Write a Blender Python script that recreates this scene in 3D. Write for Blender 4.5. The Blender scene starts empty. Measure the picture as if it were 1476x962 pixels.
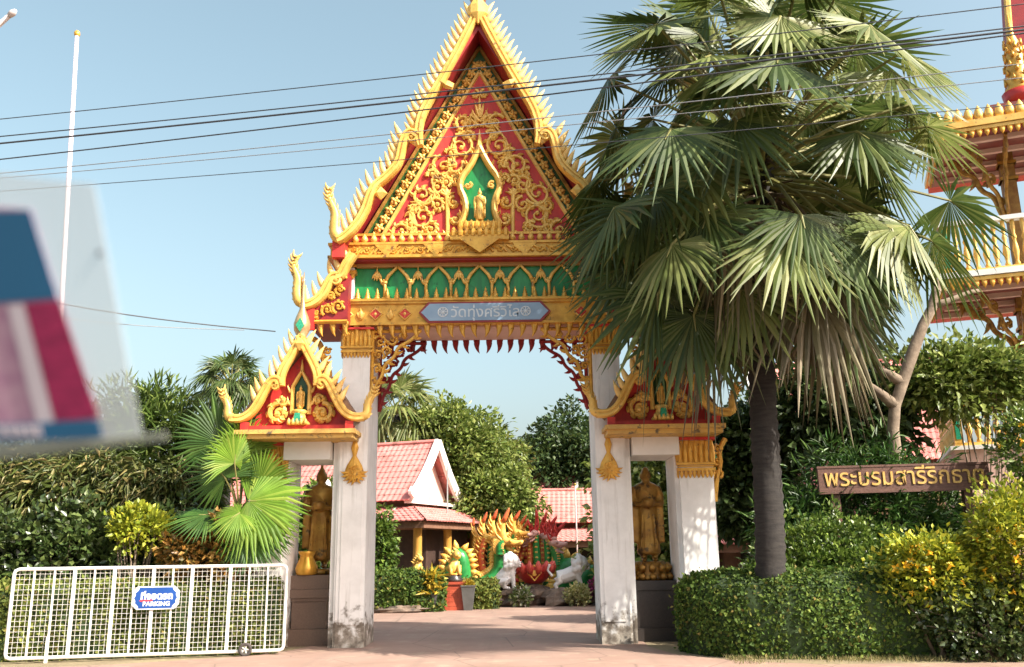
import bpy, math, random
import numpy as np
from mathutils import Vector, Matrix
rnd = random.Random(11)
nr = np.random.default_rng(5)
R = math.radians
scn = bpy.context.scene
col = scn.collection

# ------------------------------------------------------------------ camera
FPX, IW, IH = 1310.0, 1476.0, 962.0
PITCH, ROLL, CZ = R(13.7), R(0.8), 2.0
_fw = np.array([0, math.cos(PITCH), math.sin(PITCH)])
_up0 = np.array([0, -math.sin(PITCH), math.cos(PITCH)])
_rt0 = np.array([1.0, 0, 0])
_rt = math.cos(ROLL) * _rt0 - math.sin(ROLL) * _up0
_up = math.cos(ROLL) * _up0 + math.sin(ROLL) * _rt0
camd = bpy.data.cameras.new('camera')
cam = bpy.data.objects.new('camera', camd)
col.objects.link(cam)
cam.matrix_world = Matrix(((_rt[0], _up[0], -_fw[0], 0), (_rt[1], _up[1], -_fw[1], 0), (_rt[2], _up[2], -_fw[2], CZ), (0, 0, 0, 1)))
camd.sensor_width = 36.0
camd.lens = FPX / IW * 36.0
camd.clip_start, camd.clip_end = 0.05, 3000
camd.dof.use_dof = True
camd.dof.focus_distance = 22.0
camd.dof.aperture_fstop = 3.2
scn.camera = cam

# ------------------------------------------------------------------ sky, sun, exposure
SUN_EL, SUN_AZ = R(39), R(57)          # azimuth: to the right of the direction from the gate back to the camera
sdir = Vector((math.cos(SUN_EL) * math.sin(SUN_AZ), -math.cos(SUN_EL) * math.cos(SUN_AZ), math.sin(SUN_EL)))
world = bpy.data.worlds.new('World')
scn.world = world
world.use_nodes = True
wn = world.node_tree.nodes
sky = wn.new('ShaderNodeTexSky')
sky.sky_type = 'NISHITA'
sky.sun_disc = False
sky.sun_elevation = SUN_EL
sky.sun_rotation = math.atan2(sdir.x, sdir.y)
sky.air_density, sky.dust_density, sky.ozone_density = 1.25, 5.0, 1.3
wn['Background'].inputs['Strength'].default_value = 0.13
hsv = wn.new('ShaderNodeHueSaturation')             # hazy tropical sky: a little greyer all over
hsv.inputs['Hue'].default_value, hsv.inputs['Saturation'].default_value, hsv.inputs['Value'].default_value = 0.468, 0.80, 1.0
world.node_tree.links.new(sky.outputs[0], hsv.inputs['Color'])
world.node_tree.links.new(hsv.outputs[0], wn['Background'].inputs['Color'])
sund = bpy.data.lights.new('sun', 'SUN')
sund.energy, sund.angle, sund.color = 5.0, R(0.53), (1.0, 0.93, 0.82)
sun = bpy.data.objects.new('sun', sund)
col.objects.link(sun)
sun.location = (30, -20, 40)
sun.rotation_euler = sdir.to_track_quat('Z', 'Y').to_euler()
scn.view_settings.view_transform = 'Standard'
scn.view_settings.look = 'None'
scn.view_settings.exposure = 1.05
scn.view_settings.gamma = 1.0
scn.view_settings.use_curve_mapping = False
scn.cycles.max_bounces = 6
scn.cycles.transparent_max_bounces = 8

# ------------------------------------------------------------------ pixel helpers (photograph pixel -> place)
def _ray(px, py):
    return _fw * FPX + _rt * (px - IW / 2) - _up * (py - IH / 2)
def at(px, py, Y):
    d = _ray(px, py); t = Y / d[1]
    return Vector((d[0] * t, Y, CZ + d[2] * t))
def on_z(px, py, z=0.0):
    d = _ray(px, py); t = (z - CZ) / d[2]
    return Vector((d[0] * t, d[1] * t, z))

# ------------------------------------------------------------------ materials
MATS = {}
def _base(name):
    m = bpy.data.materials.new(name); m.use_nodes = True
    nt = m.node_tree
    return m, nt, nt.nodes['Principled BSDF']
def _noise(nt, scale, detail=4, vec=None, rough=0.6):
    n = nt.nodes.new('ShaderNodeTexNoise'); n.inputs['Scale'].default_value = scale
    n.inputs['Detail'].default_value = detail; n.inputs['Roughness'].default_value = rough
    if vec is None:
        g = nt.nodes.new('ShaderNodeNewGeometry'); vec = g.outputs['Position']
    nt.links.new(vec, n.inputs['Vector'])
    return n
def _ramp(nt, fac, stops):
    r = nt.nodes.new('ShaderNodeValToRGB')
    e = r.color_ramp.elements
    while len(e) < len(stops): e.new(0.5)
    for i, (p, c) in enumerate(stops):
        e[i].position = p; e[i].color = (c[0], c[1], c[2], 1) if not isinstance(c, float) else (c, c, c, 1)
    nt.links.new(fac, r.inputs[0])
    return r
def _mix(nt, a, b, fac):
    n = nt.nodes.new('ShaderNodeMix'); n.data_type = 'RGBA'
    for s, x in ((n.inputs['A'], a), (n.inputs['B'], b)):
        if hasattr(x, 'links'): nt.links.new(x, s)
        else: s.default_value = (*x, 1)
    if hasattr(fac, 'links'): nt.links.new(fac, n.inputs['Factor'])
    else: n.inputs['Factor'].default_value = fac
    return n.outputs['Result']
def mat(name, c, c2=None, rough=0.6, metal=0.0, scale=3.0, bump=0.0, bscale=30.0, spots=None, spec=None, lo=0.35, hi=0.65, stretch=None):
    """plain colour mottled with noise; spots=(colour, scale, threshold) adds stains"""
    if name in MATS: return MATS[name]
    m, nt, b = _base(name)
    b.inputs['Roughness'].default_value = rough
    b.inputs['Metallic'].default_value = metal
    if spec is not None: b.inputs['Specular IOR Level'].default_value = spec
    c2 = c2 or tuple(x * 0.8 for x in c)
    vec = None
    if stretch:
        g = nt.nodes.new('ShaderNodeNewGeometry'); mp = nt.nodes.new('ShaderNodeMapping')
        mp.inputs['Scale'].default_value = stretch; nt.links.new(g.outputs['Position'], mp.inputs['Vector']); vec = mp.outputs[0]
    n = _noise(nt, scale, vec=vec)
    out = _ramp(nt, n.outputs['Fac'], [(lo, c2), (hi, c)]).outputs[0]
    if spots:
        s = _noise(nt, spots[1], 6)
        f = _ramp(nt, s.outputs['Fac'], [(spots[2], 0.0), (spots[2] + 0.08, 1.0)]).outputs[0]
        out = _mix(nt, out, spots[0], f)
    nt.links.new(out, b.inputs['Base Color'])
    if bump:
        bn = _noise(nt, bscale, 5); bp = nt.nodes.new('ShaderNodeBump')
        bp.inputs['Strength'].default_value = bump; bp.inputs['Distance'].default_value = 0.02
        nt.links.new(bn.outputs['Fac'], bp.inputs['Height']); nt.links.new(bp.outputs[0], b.inputs['Normal'])
    MATS[name] = m
    return m
def leafmat(name, stops, trans=0.3, rough=0.45, spec=0.4):
    """each leaf its own shade (random per island), lets light through"""
    if name in MATS: return MATS[name]
    m, nt, b = _base(name)
    g = nt.nodes.new('ShaderNodeNewGeometry')
    r = _ramp(nt, g.outputs['Random Per Island'], stops)
    n = _noise(nt, 1.3, 2)
    v = nt.nodes.new('ShaderNodeHueSaturation')
    mr = nt.nodes.new('ShaderNodeMapRange'); mr.inputs['From Min'].default_value = 0.3; mr.inputs['From Max'].default_value = 0.7
    mr.inputs['To Min'].default_value = 0.7; mr.inputs['To Max'].default_value = 1.25
    nt.links.new(n.outputs['Fac'], mr.inputs['Value']); nt.links.new(mr.outputs[0], v.inputs['Value'])
    nt.links.new(r.outputs[0], v.inputs['Color'])
    nt.links.new(v.outputs[0], b.inputs['Base Color'])
    b.inputs['Roughness'].default_value = rough
    b.inputs['Specular IOR Level'].default_value = spec
    t = nt.nodes.new('ShaderNodeBsdfTranslucent'); nt.links.new(v.outputs[0], t.inputs['Color'])
    mx = nt.nodes.new('ShaderNodeMixShader'); mx.inputs[0].default_value = trans
    nt.links.new(b.outputs[0], mx.inputs[1]); nt.links.new(t.outputs[0], mx.inputs[2])
    nt.links.new(mx.outputs[0], nt.nodes['Material Output'].inputs['Surface'])
    MATS[name] = m
    return m

GOLD = mat('gold_paint', (0.76, 0.44, 0.075), (0.52, 0.25, 0.03), rough=0.4, metal=0.25, scale=4, lo=.3, hi=.7, spots=((0.22, 0.10, 0.03), 7, 0.6), bump=0.25, bscale=25)
GOLD2 = mat('gold_pale', (0.83, 0.55, 0.15), (0.64, 0.36, 0.065), rough=0.45, metal=0.15, scale=2.6, lo=.3, hi=.7, spots=((0.30, 0.17, 0.06), 5, 0.61), bump=0.15, bscale=30)
GOLDD = mat('gold_weathered', (0.45, 0.25, 0.05), (0.22, 0.11, 0.025), rough=0.45, metal=0.35, scale=5, bump=0.3, bscale=30)
FIN = mat('fin_cream_gold', (0.84, 0.62, 0.24), (0.78, 0.45, 0.12), rough=0.5, scale=3, spots=((0.5, 0.12, 0.06), 6, 0.66))
RED = mat('red_paint', (0.60, 0.045, 0.028), (0.46, 0.022, 0.02), rough=0.55, scale=2.0, stretch=(2.5, 2.5, .6), spots=((0.34, 0.03, 0.025), 4, 0.6), bump=.15, bscale=9)
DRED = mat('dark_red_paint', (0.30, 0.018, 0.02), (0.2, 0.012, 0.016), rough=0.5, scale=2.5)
GREEN = mat('green_paint', (0.012, 0.27, 0.065), (0.007, 0.16, 0.04), rough=0.4, scale=2.5, stretch=(3, 3, .7), spots=((0.006, 0.11, 0.03), 5, 0.62))
DGREEN = mat('green_band', (0.03, 0.12, 0.02), (0.02, 0.07, 0.015), rough=0.4, scale=4)
TEAL = mat('green_mosaic', (0.04, 0.36, 0.2), (0.02, 0.22, 0.12), rough=0.2, scale=30)
WHITE = mat('white_wash', (0.80, 0.79, 0.76), (0.70, 0.69, 0.66), rough=0.7, scale=1.5, spots=((0.42, 0.4, 0.36), 3.0, 0.68), bump=0.15, bscale=12)
PINKW = mat('pink_plaster', (0.66, 0.45, 0.38), (0.58, 0.38, 0.32), rough=0.8, scale=2)
BROWN = mat('brown_soffit', (0.24, 0.14, 0.08), (0.15, 0.08, 0.05), rough=0.7, scale=4)
RTILE = mat('red_roof_tile', (0.56, 0.13, 0.11), (0.46, 0.095, 0.085), rough=0.55, scale=1.2, spots=((0.35, 0.1, 0.085), 2.2, 0.62))
def pillar_mat():
    m, nt, b = _base('pillar_white')
    g = nt.nodes.new('ShaderNodeNewGeometry'); sx = nt.nodes.new('ShaderNodeSeparateXYZ'); nt.links.new(g.outputs['Position'], sx.inputs[0])
    n1 = _noise(nt, 1.6, 6); n2 = _noise(nt, 5, 6)
    a = nt.nodes.new('ShaderNodeMath'); a.operation = 'MULTIPLY_ADD'; nt.links.new(n2.outputs['Fac'], a.inputs[0]); a.inputs[1].default_value = 2.6
    nt.links.new(sx.outputs['Z'], a.inputs[2])
    f = _ramp(nt, a.outputs[0], [(0.60, 1.0), (0.75, 0.0)])   # splash-back grime low on the shaft (noise*2.6 + z, /2.6 below)
    d = nt.nodes.new('ShaderNodeMath'); d.operation = 'DIVIDE'; nt.links.new(a.outputs[0], d.inputs[0]); d.inputs[1].default_value = 2.75
    nt.links.new(d.outputs[0], f.inputs[0])
    base = _ramp(nt, n1.outputs['Fac'], [(0.35, (0.70, 0.69, 0.665)), (0.6, (0.82, 0.81, 0.785))]).outputs[0]
    mp = nt.nodes.new('ShaderNodeMapping'); mp.inputs['Scale'].default_value = (7, 7, 0.5); nt.links.new(g.outputs['Position'], mp.inputs[0])
    st = _noise(nt, 1.0, 4, mp.outputs[0]); sf = _ramp(nt, st.outputs['Fac'], [(0.54, 0.0), (0.72, 0.6)]).outputs[0]
    base = _mix(nt, base, (0.42, 0.40, 0.35), sf)
    dirt = _ramp(nt, n2.outputs['Fac'], [(0.4, (0.16, 0.13, 0.10)), (0.62, (0.45, 0.40, 0.33))]).outputs[0]
    nt.links.new(_mix(nt, base, dirt, f.outputs[0]), b.inputs['Base Color'])
    b.inputs['Roughness'].default_value = 0.75
    bp = nt.nodes.new('ShaderNodeBump'); bp.inputs['Strength'].default_value = 0.2; bp.inputs['Distance'].default_value = 0.02
    nt.links.new(n2.outputs['Fac'], bp.inputs['Height']); nt.links.new(bp.outputs[0], b.inputs['Normal'])
    return m
PILLAR = pillar_mat()

# ------------------------------------------------------------------ mesh builder
class MB:
    def __init__(s): s.v, s.f, s.m = [], [], []
    def add(s, vs, fs, m=0):
        n = len(s.v); s.v += [tuple(p) for p in vs]; s.f += [tuple(i + n for i in f) for f in fs]; s.m += [m] * len(fs)
        return s
    def box(s, x0, x1, y0, y1, z0, z1, m=0):
        vs = [(x, y, z) for z in (z0, z1) for y in (y0, y1) for x in (x0, x1)]
        return s.add(vs, [(0, 2, 3, 1), (4, 5, 7, 6), (0, 1, 5, 4), (2, 6, 7, 3), (0, 4, 6, 2), (1, 3, 7, 5)], m)
    def prism(s, poly, y0, y1, m=0, m2=None):
        n = len(poly); vs = [(x, y0, z) for x, z in poly] + [(x, y1, z) for x, z in poly]
        s.add(vs, [tuple(range(n)), tuple(range(2 * n - 1, n - 1, -1))], m)
        k = len(s.v) - 2 * n
        s.f += [(k + i, k + n + i, k + n + (i + 1) % n, k + (i + 1) % n) for i in range(n)]; s.m += [m if m2 is None else m2] * n
        return s
    def slab(s, poly, z0, z1, m=0):
        n = len(poly); vs = [(x, y, z0) for x, y in poly] + [(x, y, z1) for x, y in poly]
        return s.add(vs, [tuple(range(n - 1, -1, -1)), tuple(range(n, 2 * n))] + [(i, (i + 1) % n, n + (i + 1) % n, n + i) for i in range(n)], m)
    def quad3(s, pts, th, m=0):
        """a flat plate given by its 3-D corners, with thickness along its normal"""
        P = [Vector(p) for p in pts]; nn = (P[1] - P[0]).cross(P[-1] - P[0]).normalized() * th
        n = len(P); return s.add(P + [p - nn for p in P], [tuple(range(n)), tuple(range(2 * n - 1, n - 1, -1))] + [((i + 1) % n, i, n + i, n + (i + 1) % n) for i in range(n)], m)
    def loft(s, rings, m=0, caps=True, closed=True):
        k = len(rings[0]); n = len(s.v); fs = []
        for i in range(len(rings) - 1):
            for j in range(k if closed else k - 1):
                a, b = i * k + j, i * k + (j + 1) % k
                fs.append((a, b, b + k, a + k))
        if caps and closed:
            fs.append(tuple(range(k - 1, -1, -1))); o = (len(rings) - 1) * k; fs.append(tuple(o + j for j in range(k)))
        return s.add([p for r in rings for p in r], fs, m)
    def sweep(s, path, rad, k=6, m=0, caps=True):
        P = [Vector(p) for p in path]; rings = []
        if not hasattr(rad, '__len__'): rad = [rad] * len(P)
        ref = None
        for i, p in enumerate(P):
            t = (P[min(i + 1, len(P) - 1)] - P[max(i - 1, 0)]).normalized()
            if ref is None:
                ref = Vector((0, 0, 1)) if abs(t.z) < 0.9 else Vector((1, 0, 0))
            a = (ref - t * ref.dot(t)).normalized(); b = t.cross(a); ref = a
            rings.append([p + (a * math.cos(2 * math.pi * j / k) + b * math.sin(2 * math.pi * j / k)) * rad[i] for j in range(k)])
        return s.loft(rings, m, caps)
    def ribbon(s, path, w, d, y=0.0, k=6, m=0, prof=None):
        """flat ornament: path in the x-z plane, half width w, half depth d (numbers or lists)"""
        n = len(path)
        if not hasattr(w, '__len__'): w = [w] * n
        if not hasattr(d, '__len__'): d = [d] * n
        if prof is None: prof = [(math.cos(2 * math.pi * j / k), math.sin(2 * math.pi * j / k)) for j in range(k)]
        rings = []
        for i, (x, z) in enumerate(path):
            x0, z0 = path[max(i - 1, 0)]; x1, z1 = path[min(i + 1, n - 1)]
            l = math.hypot(x1 - x0, z1 - z0) or 1; tx, tz = (x1 - x0) / l, (z1 - z0) / l
            rings.append([(x - tz * a * w[i], y + b * d[i], z + tx * a * w[i]) for a, b in prof])
        return s.loft(rings, m)
    def lathe(s, prof, c=(0, 0), k=16, m=0, sx=1.0, sy=1.0):
        return s.loft([[(c[0] + r * sx * math.cos(2 * math.pi * j / k), c[1] + r * sy * math.sin(2 * math.pi * j / k), z) for j in range(k)] for r, z in prof], m)
    def ball(s, c, r, k=10, m=0):
        if not hasattr(r, '__len__'): r = (r, r, r)
        n = max(4, k // 2 + 1); rings = []
        for i in range(n + 1):
            a = math.pi * i / n - math.pi / 2; q = max(math.cos(a), 0.02)
            rings.append([(c[0] + r[0] * q * math.cos(2 * math.pi * j / k), c[1] + r[1] * q * math.sin(2 * math.pi * j / k), c[2] + r[2] * math.sin(a)) for j in range(k)])
        return s.loft(rings, m)
    def xf(s, M, start=0):
        for i in range(start, len(s.v)): s.v[i] = tuple(M @ Vector(s.v[i]))
        return s
    def mesh(s, name, mats, smooth=False, off=None):
        me = bpy.data.meshes.new(name)
        v = s.v if off is None else [(p[0] - off[0], p[1] - off[1], p[2] - off[2]) for p in s.v]
        me.from_pydata(v, [], s.f)
        for q in (mats if isinstance(mats, (list, tuple)) else [mats]): me.materials.append(q)
        if any(s.m): me.polygons.foreach_set('material_index', s.m)
        if smooth: me.polygons.foreach_set('use_smooth', [True] * len(me.polygons))
        me.update()
        return me
    def obj(s, name, mats, parent=None, smooth=False, w=False, kind=None, label=None):
        """w=True: vertices are world coordinates, the root of parent is unrotated"""
        off = None
        if w and parent is not None:
            r = parent
            while r.parent: r = r.parent
            off = r.location
        return link(s.mesh(name, mats, smooth, off), name, parent, kind=kind, label=label)
def link(me, name, parent=None, loc=None, kind=None, label=None, cat=None, group=None, rz=0):
    o = bpy.data.objects.new(name, me); col.objects.link(o)
    if parent is not None: o.parent = parent
    if loc is not None: o.location = loc
    if rz: o.rotation_euler = (0, 0, rz)
    if kind: o['kind'] = kind
    if label: o['label'] = label
    if cat: o['category'] = cat
    if group: o['group'] = group
    return o
def thing(name, label, cat, loc=(0, 0, 0), rz=0.0, group=None):
    o = bpy.data.objects.new(name, None); col.objects.link(o)
    o.empty_display_size = 0.2
    o.location = loc; o.rotation_euler = (0, 0, rz)
    o['label'] = label; o['category'] = cat
    if group: o['group'] = group
    return o
def tag(o, label, cat, group=None):
    o['label'] = label; o['category'] = cat
    if group: o['group'] = group
    return o
def text_mesh(body, size, extrude=0.004, offset=0.0, align='CENTER', spacing=1.0):
    c = bpy.data.curves.new('lettering', 'FONT'); c.body = body; c.size = size; c.extrude = extrude; c.offset = offset
    c.align_x = align; c.align_y = 'CENTER'; c.resolution_u = 3; c.space_character = spacing
    o = bpy.data.objects.new('lettering', c); col.objects.link(o)
    bpy.context.view_layer.update()
    me = bpy.data.meshes.new_from_object(o.evaluated_get(bpy.context.evaluated_depsgraph_get()))
    bpy.data.objects.remove(o); bpy.data.curves.remove(c)
    return me
def place_text(me, name, m, parent, M, label=None):
    me.transform(M); me.materials.clear(); me.materials.append(m)
    return link(me, name, parent, label=label)
def resample(path, step):
    out = [path[0]]; acc = 0.0
    for a, b in zip(path, path[1:]):
        L = math.hypot(b[0] - a[0], b[1] - a[1])
        n = max(1, int(L / step))
        for i in range(1, n + 1): out.append((a[0] + (b[0] - a[0]) * i / n, a[1] + (b[1] - a[1]) * i / n))
    return out
def smooth2(path, it=2):
    for _ in range(it):
        q = [path[0]]
        for a, b in zip(path, path[1:]):
            q += [tuple(a[i] * 0.75 + b[i] * 0.25 for i in range(len(a))), tuple(a[i] * 0.25 + b[i] * 0.75 for i in range(len(a)))]
        path = q + [path[-1]]
    return path
def mirx(path): return [(-x, z) for x, z in path]
def spiral(c, r, a0, turns, dirn=1, n=22, inner=0.12):
    """from the outside in"""
    return [(c[0] + r * (1 - (1 - inner) * t) * math.cos(a0 + dirn * 2 * math.pi * turns * t), c[1] + r * (1 - (1 - inner) * t) * math.sin(a0 + dirn * 2 * math.pi * turns * t)) for t in [i / n for i in range(n + 1)]]
def flame_path(b, ang, L, curl=0.5, n=6):
    """a kranok flame: starts at b heading ang, curls"""
    p = [b]; a = ang
    for i in range(n):
        p.append((p[-1][0] + L / n * math.cos(a), p[-1][1] + L / n * math.sin(a))); a += curl / n
    return p
def flame_w(w, n=6): return [w * x for x in np.interp(np.linspace(0, 1, n + 1), [0, .25, .6, 1], [.7, 1, .6, .06])]
def scroll(mb, c, r, a0, turns, dirn, tw, d, y, leaves=6, m=0):
    p = spiral(c, r, a0, turns, dirn)
    n = len(p); mb.ribbon(p, [tw * (1 - .55 * i / n) for i in range(n)], [d * (1 - .4 * i / n) for i in range(n)], y, 6, m)
    mb.ball((p[-1][0], y, p[-1][1]), (tw * 1.3, d * 1.2, tw * 1.3), 6, m)
    for i in range(leaves):
        j = int((i + .5) / leaves * n * 0.62); q = p[j]
        a = a0 + dirn * 2 * math.pi * turns * j / (n - 1)
        mb.ribbon(flame_path(q, a + dirn * 0.5, r * .55, dirn * 1.3, 4), flame_w(tw * 1.25, 4), [d, d, d * .8, d * .6, .003], y, 4, m)
        if i % 2: mb.ribbon(flame_path(q, a + math.pi - dirn * 0.3, r * .38, -dirn * 1.2, 4), flame_w(tw, 4), [d, d, d * .8, d * .6, .003], y, 4, m)
# ------------------------------------------------------------------ ground
def ground_mat():
    m, nt, b = _base('earth_ground')
    n = _noise(nt, 0.35, 6); n2 = _noise(nt, 9, 5)
    a = _ramp(nt, n.outputs['Fac'], [(0.38, (0.22, 0.165, 0.10)), (0.6, (0.30, 0.25, 0.14))]).outputs[0]
    f = _ramp(nt, n2.outputs['Fac'], [(0.4, 0.0), (0.7, 0.6)]).outputs[0]
    nt.links.new(_mix(nt, a, (0.13, 0.11, 0.06), f), b.inputs['Base Color']); b.inputs['Roughness'].default_value = 0.95
    bp = nt.nodes.new('ShaderNodeBump'); bp.inputs['Strength'].default_value = 0.5; bp.inputs['Distance'].default_value = 0.04
    nt.links.new(n2.outputs['Fac'], bp.inputs['Height']); nt.links.new(bp.outputs[0], b.inputs['Normal'])
    return m
def drive_mat():
    m, nt, b = _base('pink_concrete')
    n = _noise(nt, 0.5, 6); n2 = _noise(nt, 14, 6); n3 = _noise(nt, 1.7, 6)
    a = _ramp(nt, n.outputs['Fac'], [(0.36, (0.27, 0.17, 0.13)), (0.62, (0.34, 0.225, 0.175))]).outputs[0]
    f = _ramp(nt, n2.outputs['Fac'], [(0.35, 0.0), (0.7, 0.45)]).outputs[0]
    a = _mix(nt, a, (0.30, 0.19, 0.145), f)
    f3 = _ramp(nt, n3.outputs['Fac'], [(0.55, 0.0), (0.68, 0.6)]).outputs[0]
    a = _mix(nt, a, (0.40, 0.31, 0.22), f3)
    gm = nt.nodes.new('ShaderNodeNewGeometry'); mp = nt.nodes.new('ShaderNodeMapping'); mp.inputs['Scale'].default_value = (2.2, .12, 1); nt.links.new(gm.outputs['Position'], mp.inputs[0])
    ty_ = _noise(nt, 1.0, 5, mp.outputs[0]); f4 = _ramp(nt, ty_.outputs['Fac'], [(0.52, 0.0), (0.66, 0.5)]).outputs[0]
    a = _mix(nt, a, (0.24, 0.165, 0.13), f4)
    vo = nt.nodes.new('ShaderNodeTexVoronoi'); vo.feature = 'DISTANCE_TO_EDGE'; vo.inputs['Scale'].default_value = .45; nt.links.new(gm.outputs['Position'], vo.inputs['Vector'])
    f5 = _ramp(nt, vo.outputs['Distance'], [(0.0, 0.75), (0.012, 0.0)]).outputs[0]
    a = _mix(nt, a, (0.16, 0.11, 0.085), f5)
    nt.links.new(a, b.inputs['Base Color']); b.inputs['Roughness'].default_value = 0.9
    bp = nt.nodes.new('ShaderNodeBump'); bp.inputs['Strength'].default_value = 0.3; bp.inputs['Distance'].default_value = 0.01
    nt.links.new(n2.outputs['Fac'], bp.inputs['Height']); nt.links.new(bp.outputs[0], b.inputs['Normal'])
    return m
DRIVE = drive_mat()
g = MB(); S = 1500
g.add([(-S, -60, 0), (S, -60, 0), (S, S, 0), (-S, S, 0)], [(0, 1, 2, 3)])
g.obj('ground', ground_mat(), kind='structure')
g = MB()
pl = [(-40, 3), (40, 3), (40, 13.0), (14, 16.9), (9, 17.2), (5.5, 17.35), (4.2, 18.0), (3.2, 19.4), (2.9, 21), (3.0, 23.5), (3.6, 28), (7, 34.5), (9, 41), (-12, 41), (-6, 34.3), (-4.6, 29), (-4.5, 23.5), (-5.0, 21.3), (-5.6, 20.2), (-8, 18.9), (-12, 17.9), (-40, 14)]
g.slab(pl, -0.1, 0.012)
g.obj('driveway', DRIVE, kind='structure')
g = MB()                                        # the road the photograph is taken from
g.slab([(-60, -14), (60, -14), (60, 9.5), (-60, 9.5)], -0.1, 0.02)
g.obj('road', mat('asphalt', (0.055, 0.053, 0.05), (0.04, 0.04, 0.04), rough=0.9, scale=2, bump=0.4, bscale=60), kind='structure')

# ------------------------------------------------------------------ temple gateway
GX, GY = -0.76, 21.6
gate = thing('temple_gateway', 'ornate gold and red Thai temple gateway with a tall pointed gable and white pillars', 'gateway', (GX, GY, 0))
def U(px, py, ly=0.0):
    p = at(px, py, GY + ly); return (p.x - GX, p.z)
def UU(pts, ly): return [U(x, y, ly) for x, y in pts]
PW = [(-3.36, -2.70), (2.70, 3.36)]               # main pillars
OW = [(-5.60, -4.80), (4.80, 5.60)]               # outer pillars of the side doors
def petals_row(mb, x0, x1, y, z0, z1, n, d=0.03, m=0, down=False):
    for i in range(n):
        x = x0 + (x1 - x0) * (i + .5) / n; hw = (x1 - x0) / n * .5
        za, zb = (z1, z0) if down else (z0, z1)
        mb.ribbon([(x, za), (x, za + (zb - za) * .35), (x, za + (zb - za) * .7), (x, zb)], [hw * .8, hw, hw * .75, hw * .08], [d, d * 1.2, d, .004], y, 6, m)
def petals_side(mb, x, y0, y1, z0, z1, n, d=0.03, down=False):
    k = len(mb.v)
    petals_row(mb, y0, y1, 0, z0, z1, n, d, 0, down)
    for i in range(k, len(mb.v)): a, b, c = mb.v[i]; mb.v[i] = (x + b, a, c)
def capital(x0, x1, z0, z1, y0, y1, weather):
    """gold lotus capital: collar fringe, mouldings, tall petals, red abacus"""
    mb = MB(); h = z1 - z0; e = 0.03; G_ = GOLD
    for (a, b, q) in ((0.16, .24, .05), (.26, .30, .02), (.31, .37, .06)):
        mb.box(x0 - q, x1 + q, y0 - q, y1 + q, z0 + h * a, z0 + h * b)
    mb.box(x0 - .015, x1 + .015, y0 - .015, y1 + .015, z0 + h * .371, z0 + h * .92)
    petals_row(mb, x0 - .04, x1 + .04, y0 - .02, z0 + h * .375, z0 + h * .95, 7, .05)
    petals_row(mb, x0, x1, y0 - .01, z0 - h * .02, z0 + h * .17, 8, .03, 0, True)
    for xs in (x0 - .02, x1 + .02):
        petals_side(mb, xs, y0, y1, z0 + h * .375, z0 + h * .95, 11, .05)
        petals_side(mb, xs, y0, y1, z0 - h * .02, z0 + h * .17, 12, .03, True)
    o = mb.obj('capital', G_, gate)
    MB().box(x0 - .09, x1 + .09, y0 - .09, y1 + .05, z0 + h * .93, z1).obj('abacus', RED, o)
for (x0, x1) in PW:
    s = -1 if x0 < 0 else 1
    mb = MB()
    mb.box(x0, x1, 0, 1.5, 0, 7.0)
    xo0, xo1 = (x0 - .17, x0 - .001) if s < 0 else (x1 + .001, x1 + .17)
    mb.box(xo0, xo1, .12, 1.4, 0, 4.75)                                    # door-jamb pilaster
    xs = x0 - .05 if s < 0 else x1
    mb.box(xs, xs + .05, .03, .118, 0, 4.75)
    mb.box(x0 + .09, x1 - .09, -.025, .001, .5, 6.1)                       # raised front panel
    o = mb.obj('pillar', PILLAR, gate)
    capital(x0, x1, 6.72, 7.46, 0, 1.5, False)
    # gold drop ornament hanging on the shaft under the side-gable ledge
    mb = MB(); cx = (x0 + x1) / 2 + .03 * -s; zt = 4.70
    mb.ribbon([(cx, zt), (cx, zt - .18), (cx, zt - .34), (cx, zt - .42)], [.04, .09, .05, .04], [.03, .05, .04, .03], -.05, 8)
    mb.ribbon([(cx, zt - .38), (cx, zt - .6), (cx, zt - .82), (cx, zt - .98)], [.05, .18, .25, .08], [.03, .06, .06, .02], -.05, 8)
    for k in range(9):
        a = -math.pi * (k + .5) / 9
        mb.ribbon(flame_path((cx + .12 * math.cos(a), zt - .74 + .12 * math.sin(a)), a, .22, .8 if k < 4 else -.8, 4), flame_w(.05, 4), [.05, .05, .04, .03, .01], -.07, 5)
    scroll(mb, (cx, zt - .70), .11, 0, 1.3, 1, .025, .03, -.11, 3)
    mb.obj('drop_ornament', GOLD, gate)

# --- entablature over the opening
EX = 3.62
mb = MB(); mb.box(-EX + .1, EX - .1, .1, 1.5, 7.462, 9.4)
mb.obj('beam', PINKW, gate)
z_nb0, z_nb1 = U(700, 463)[1], U(700, 439)[1]      # band with the name board
z_g0, z_g1 = z_nb1 + .16, U(700, 384)[1]           # green frieze
mb = MB(); mb.box(-EX, EX, -.06, .098, z_nb0 - .06, z_nb1 + .02)
for z in (z_nb0 - .09, z_nb1 + .02): mb.box(-EX - .05, EX + .05, -.12, .097, z, z + .06)
mb.box(-EX - .09, EX + .09, -.16, .095, z_nb1 + .081, z_nb1 + .14)
band = mb.obj('gold_band', GOLD, gate)
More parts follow.
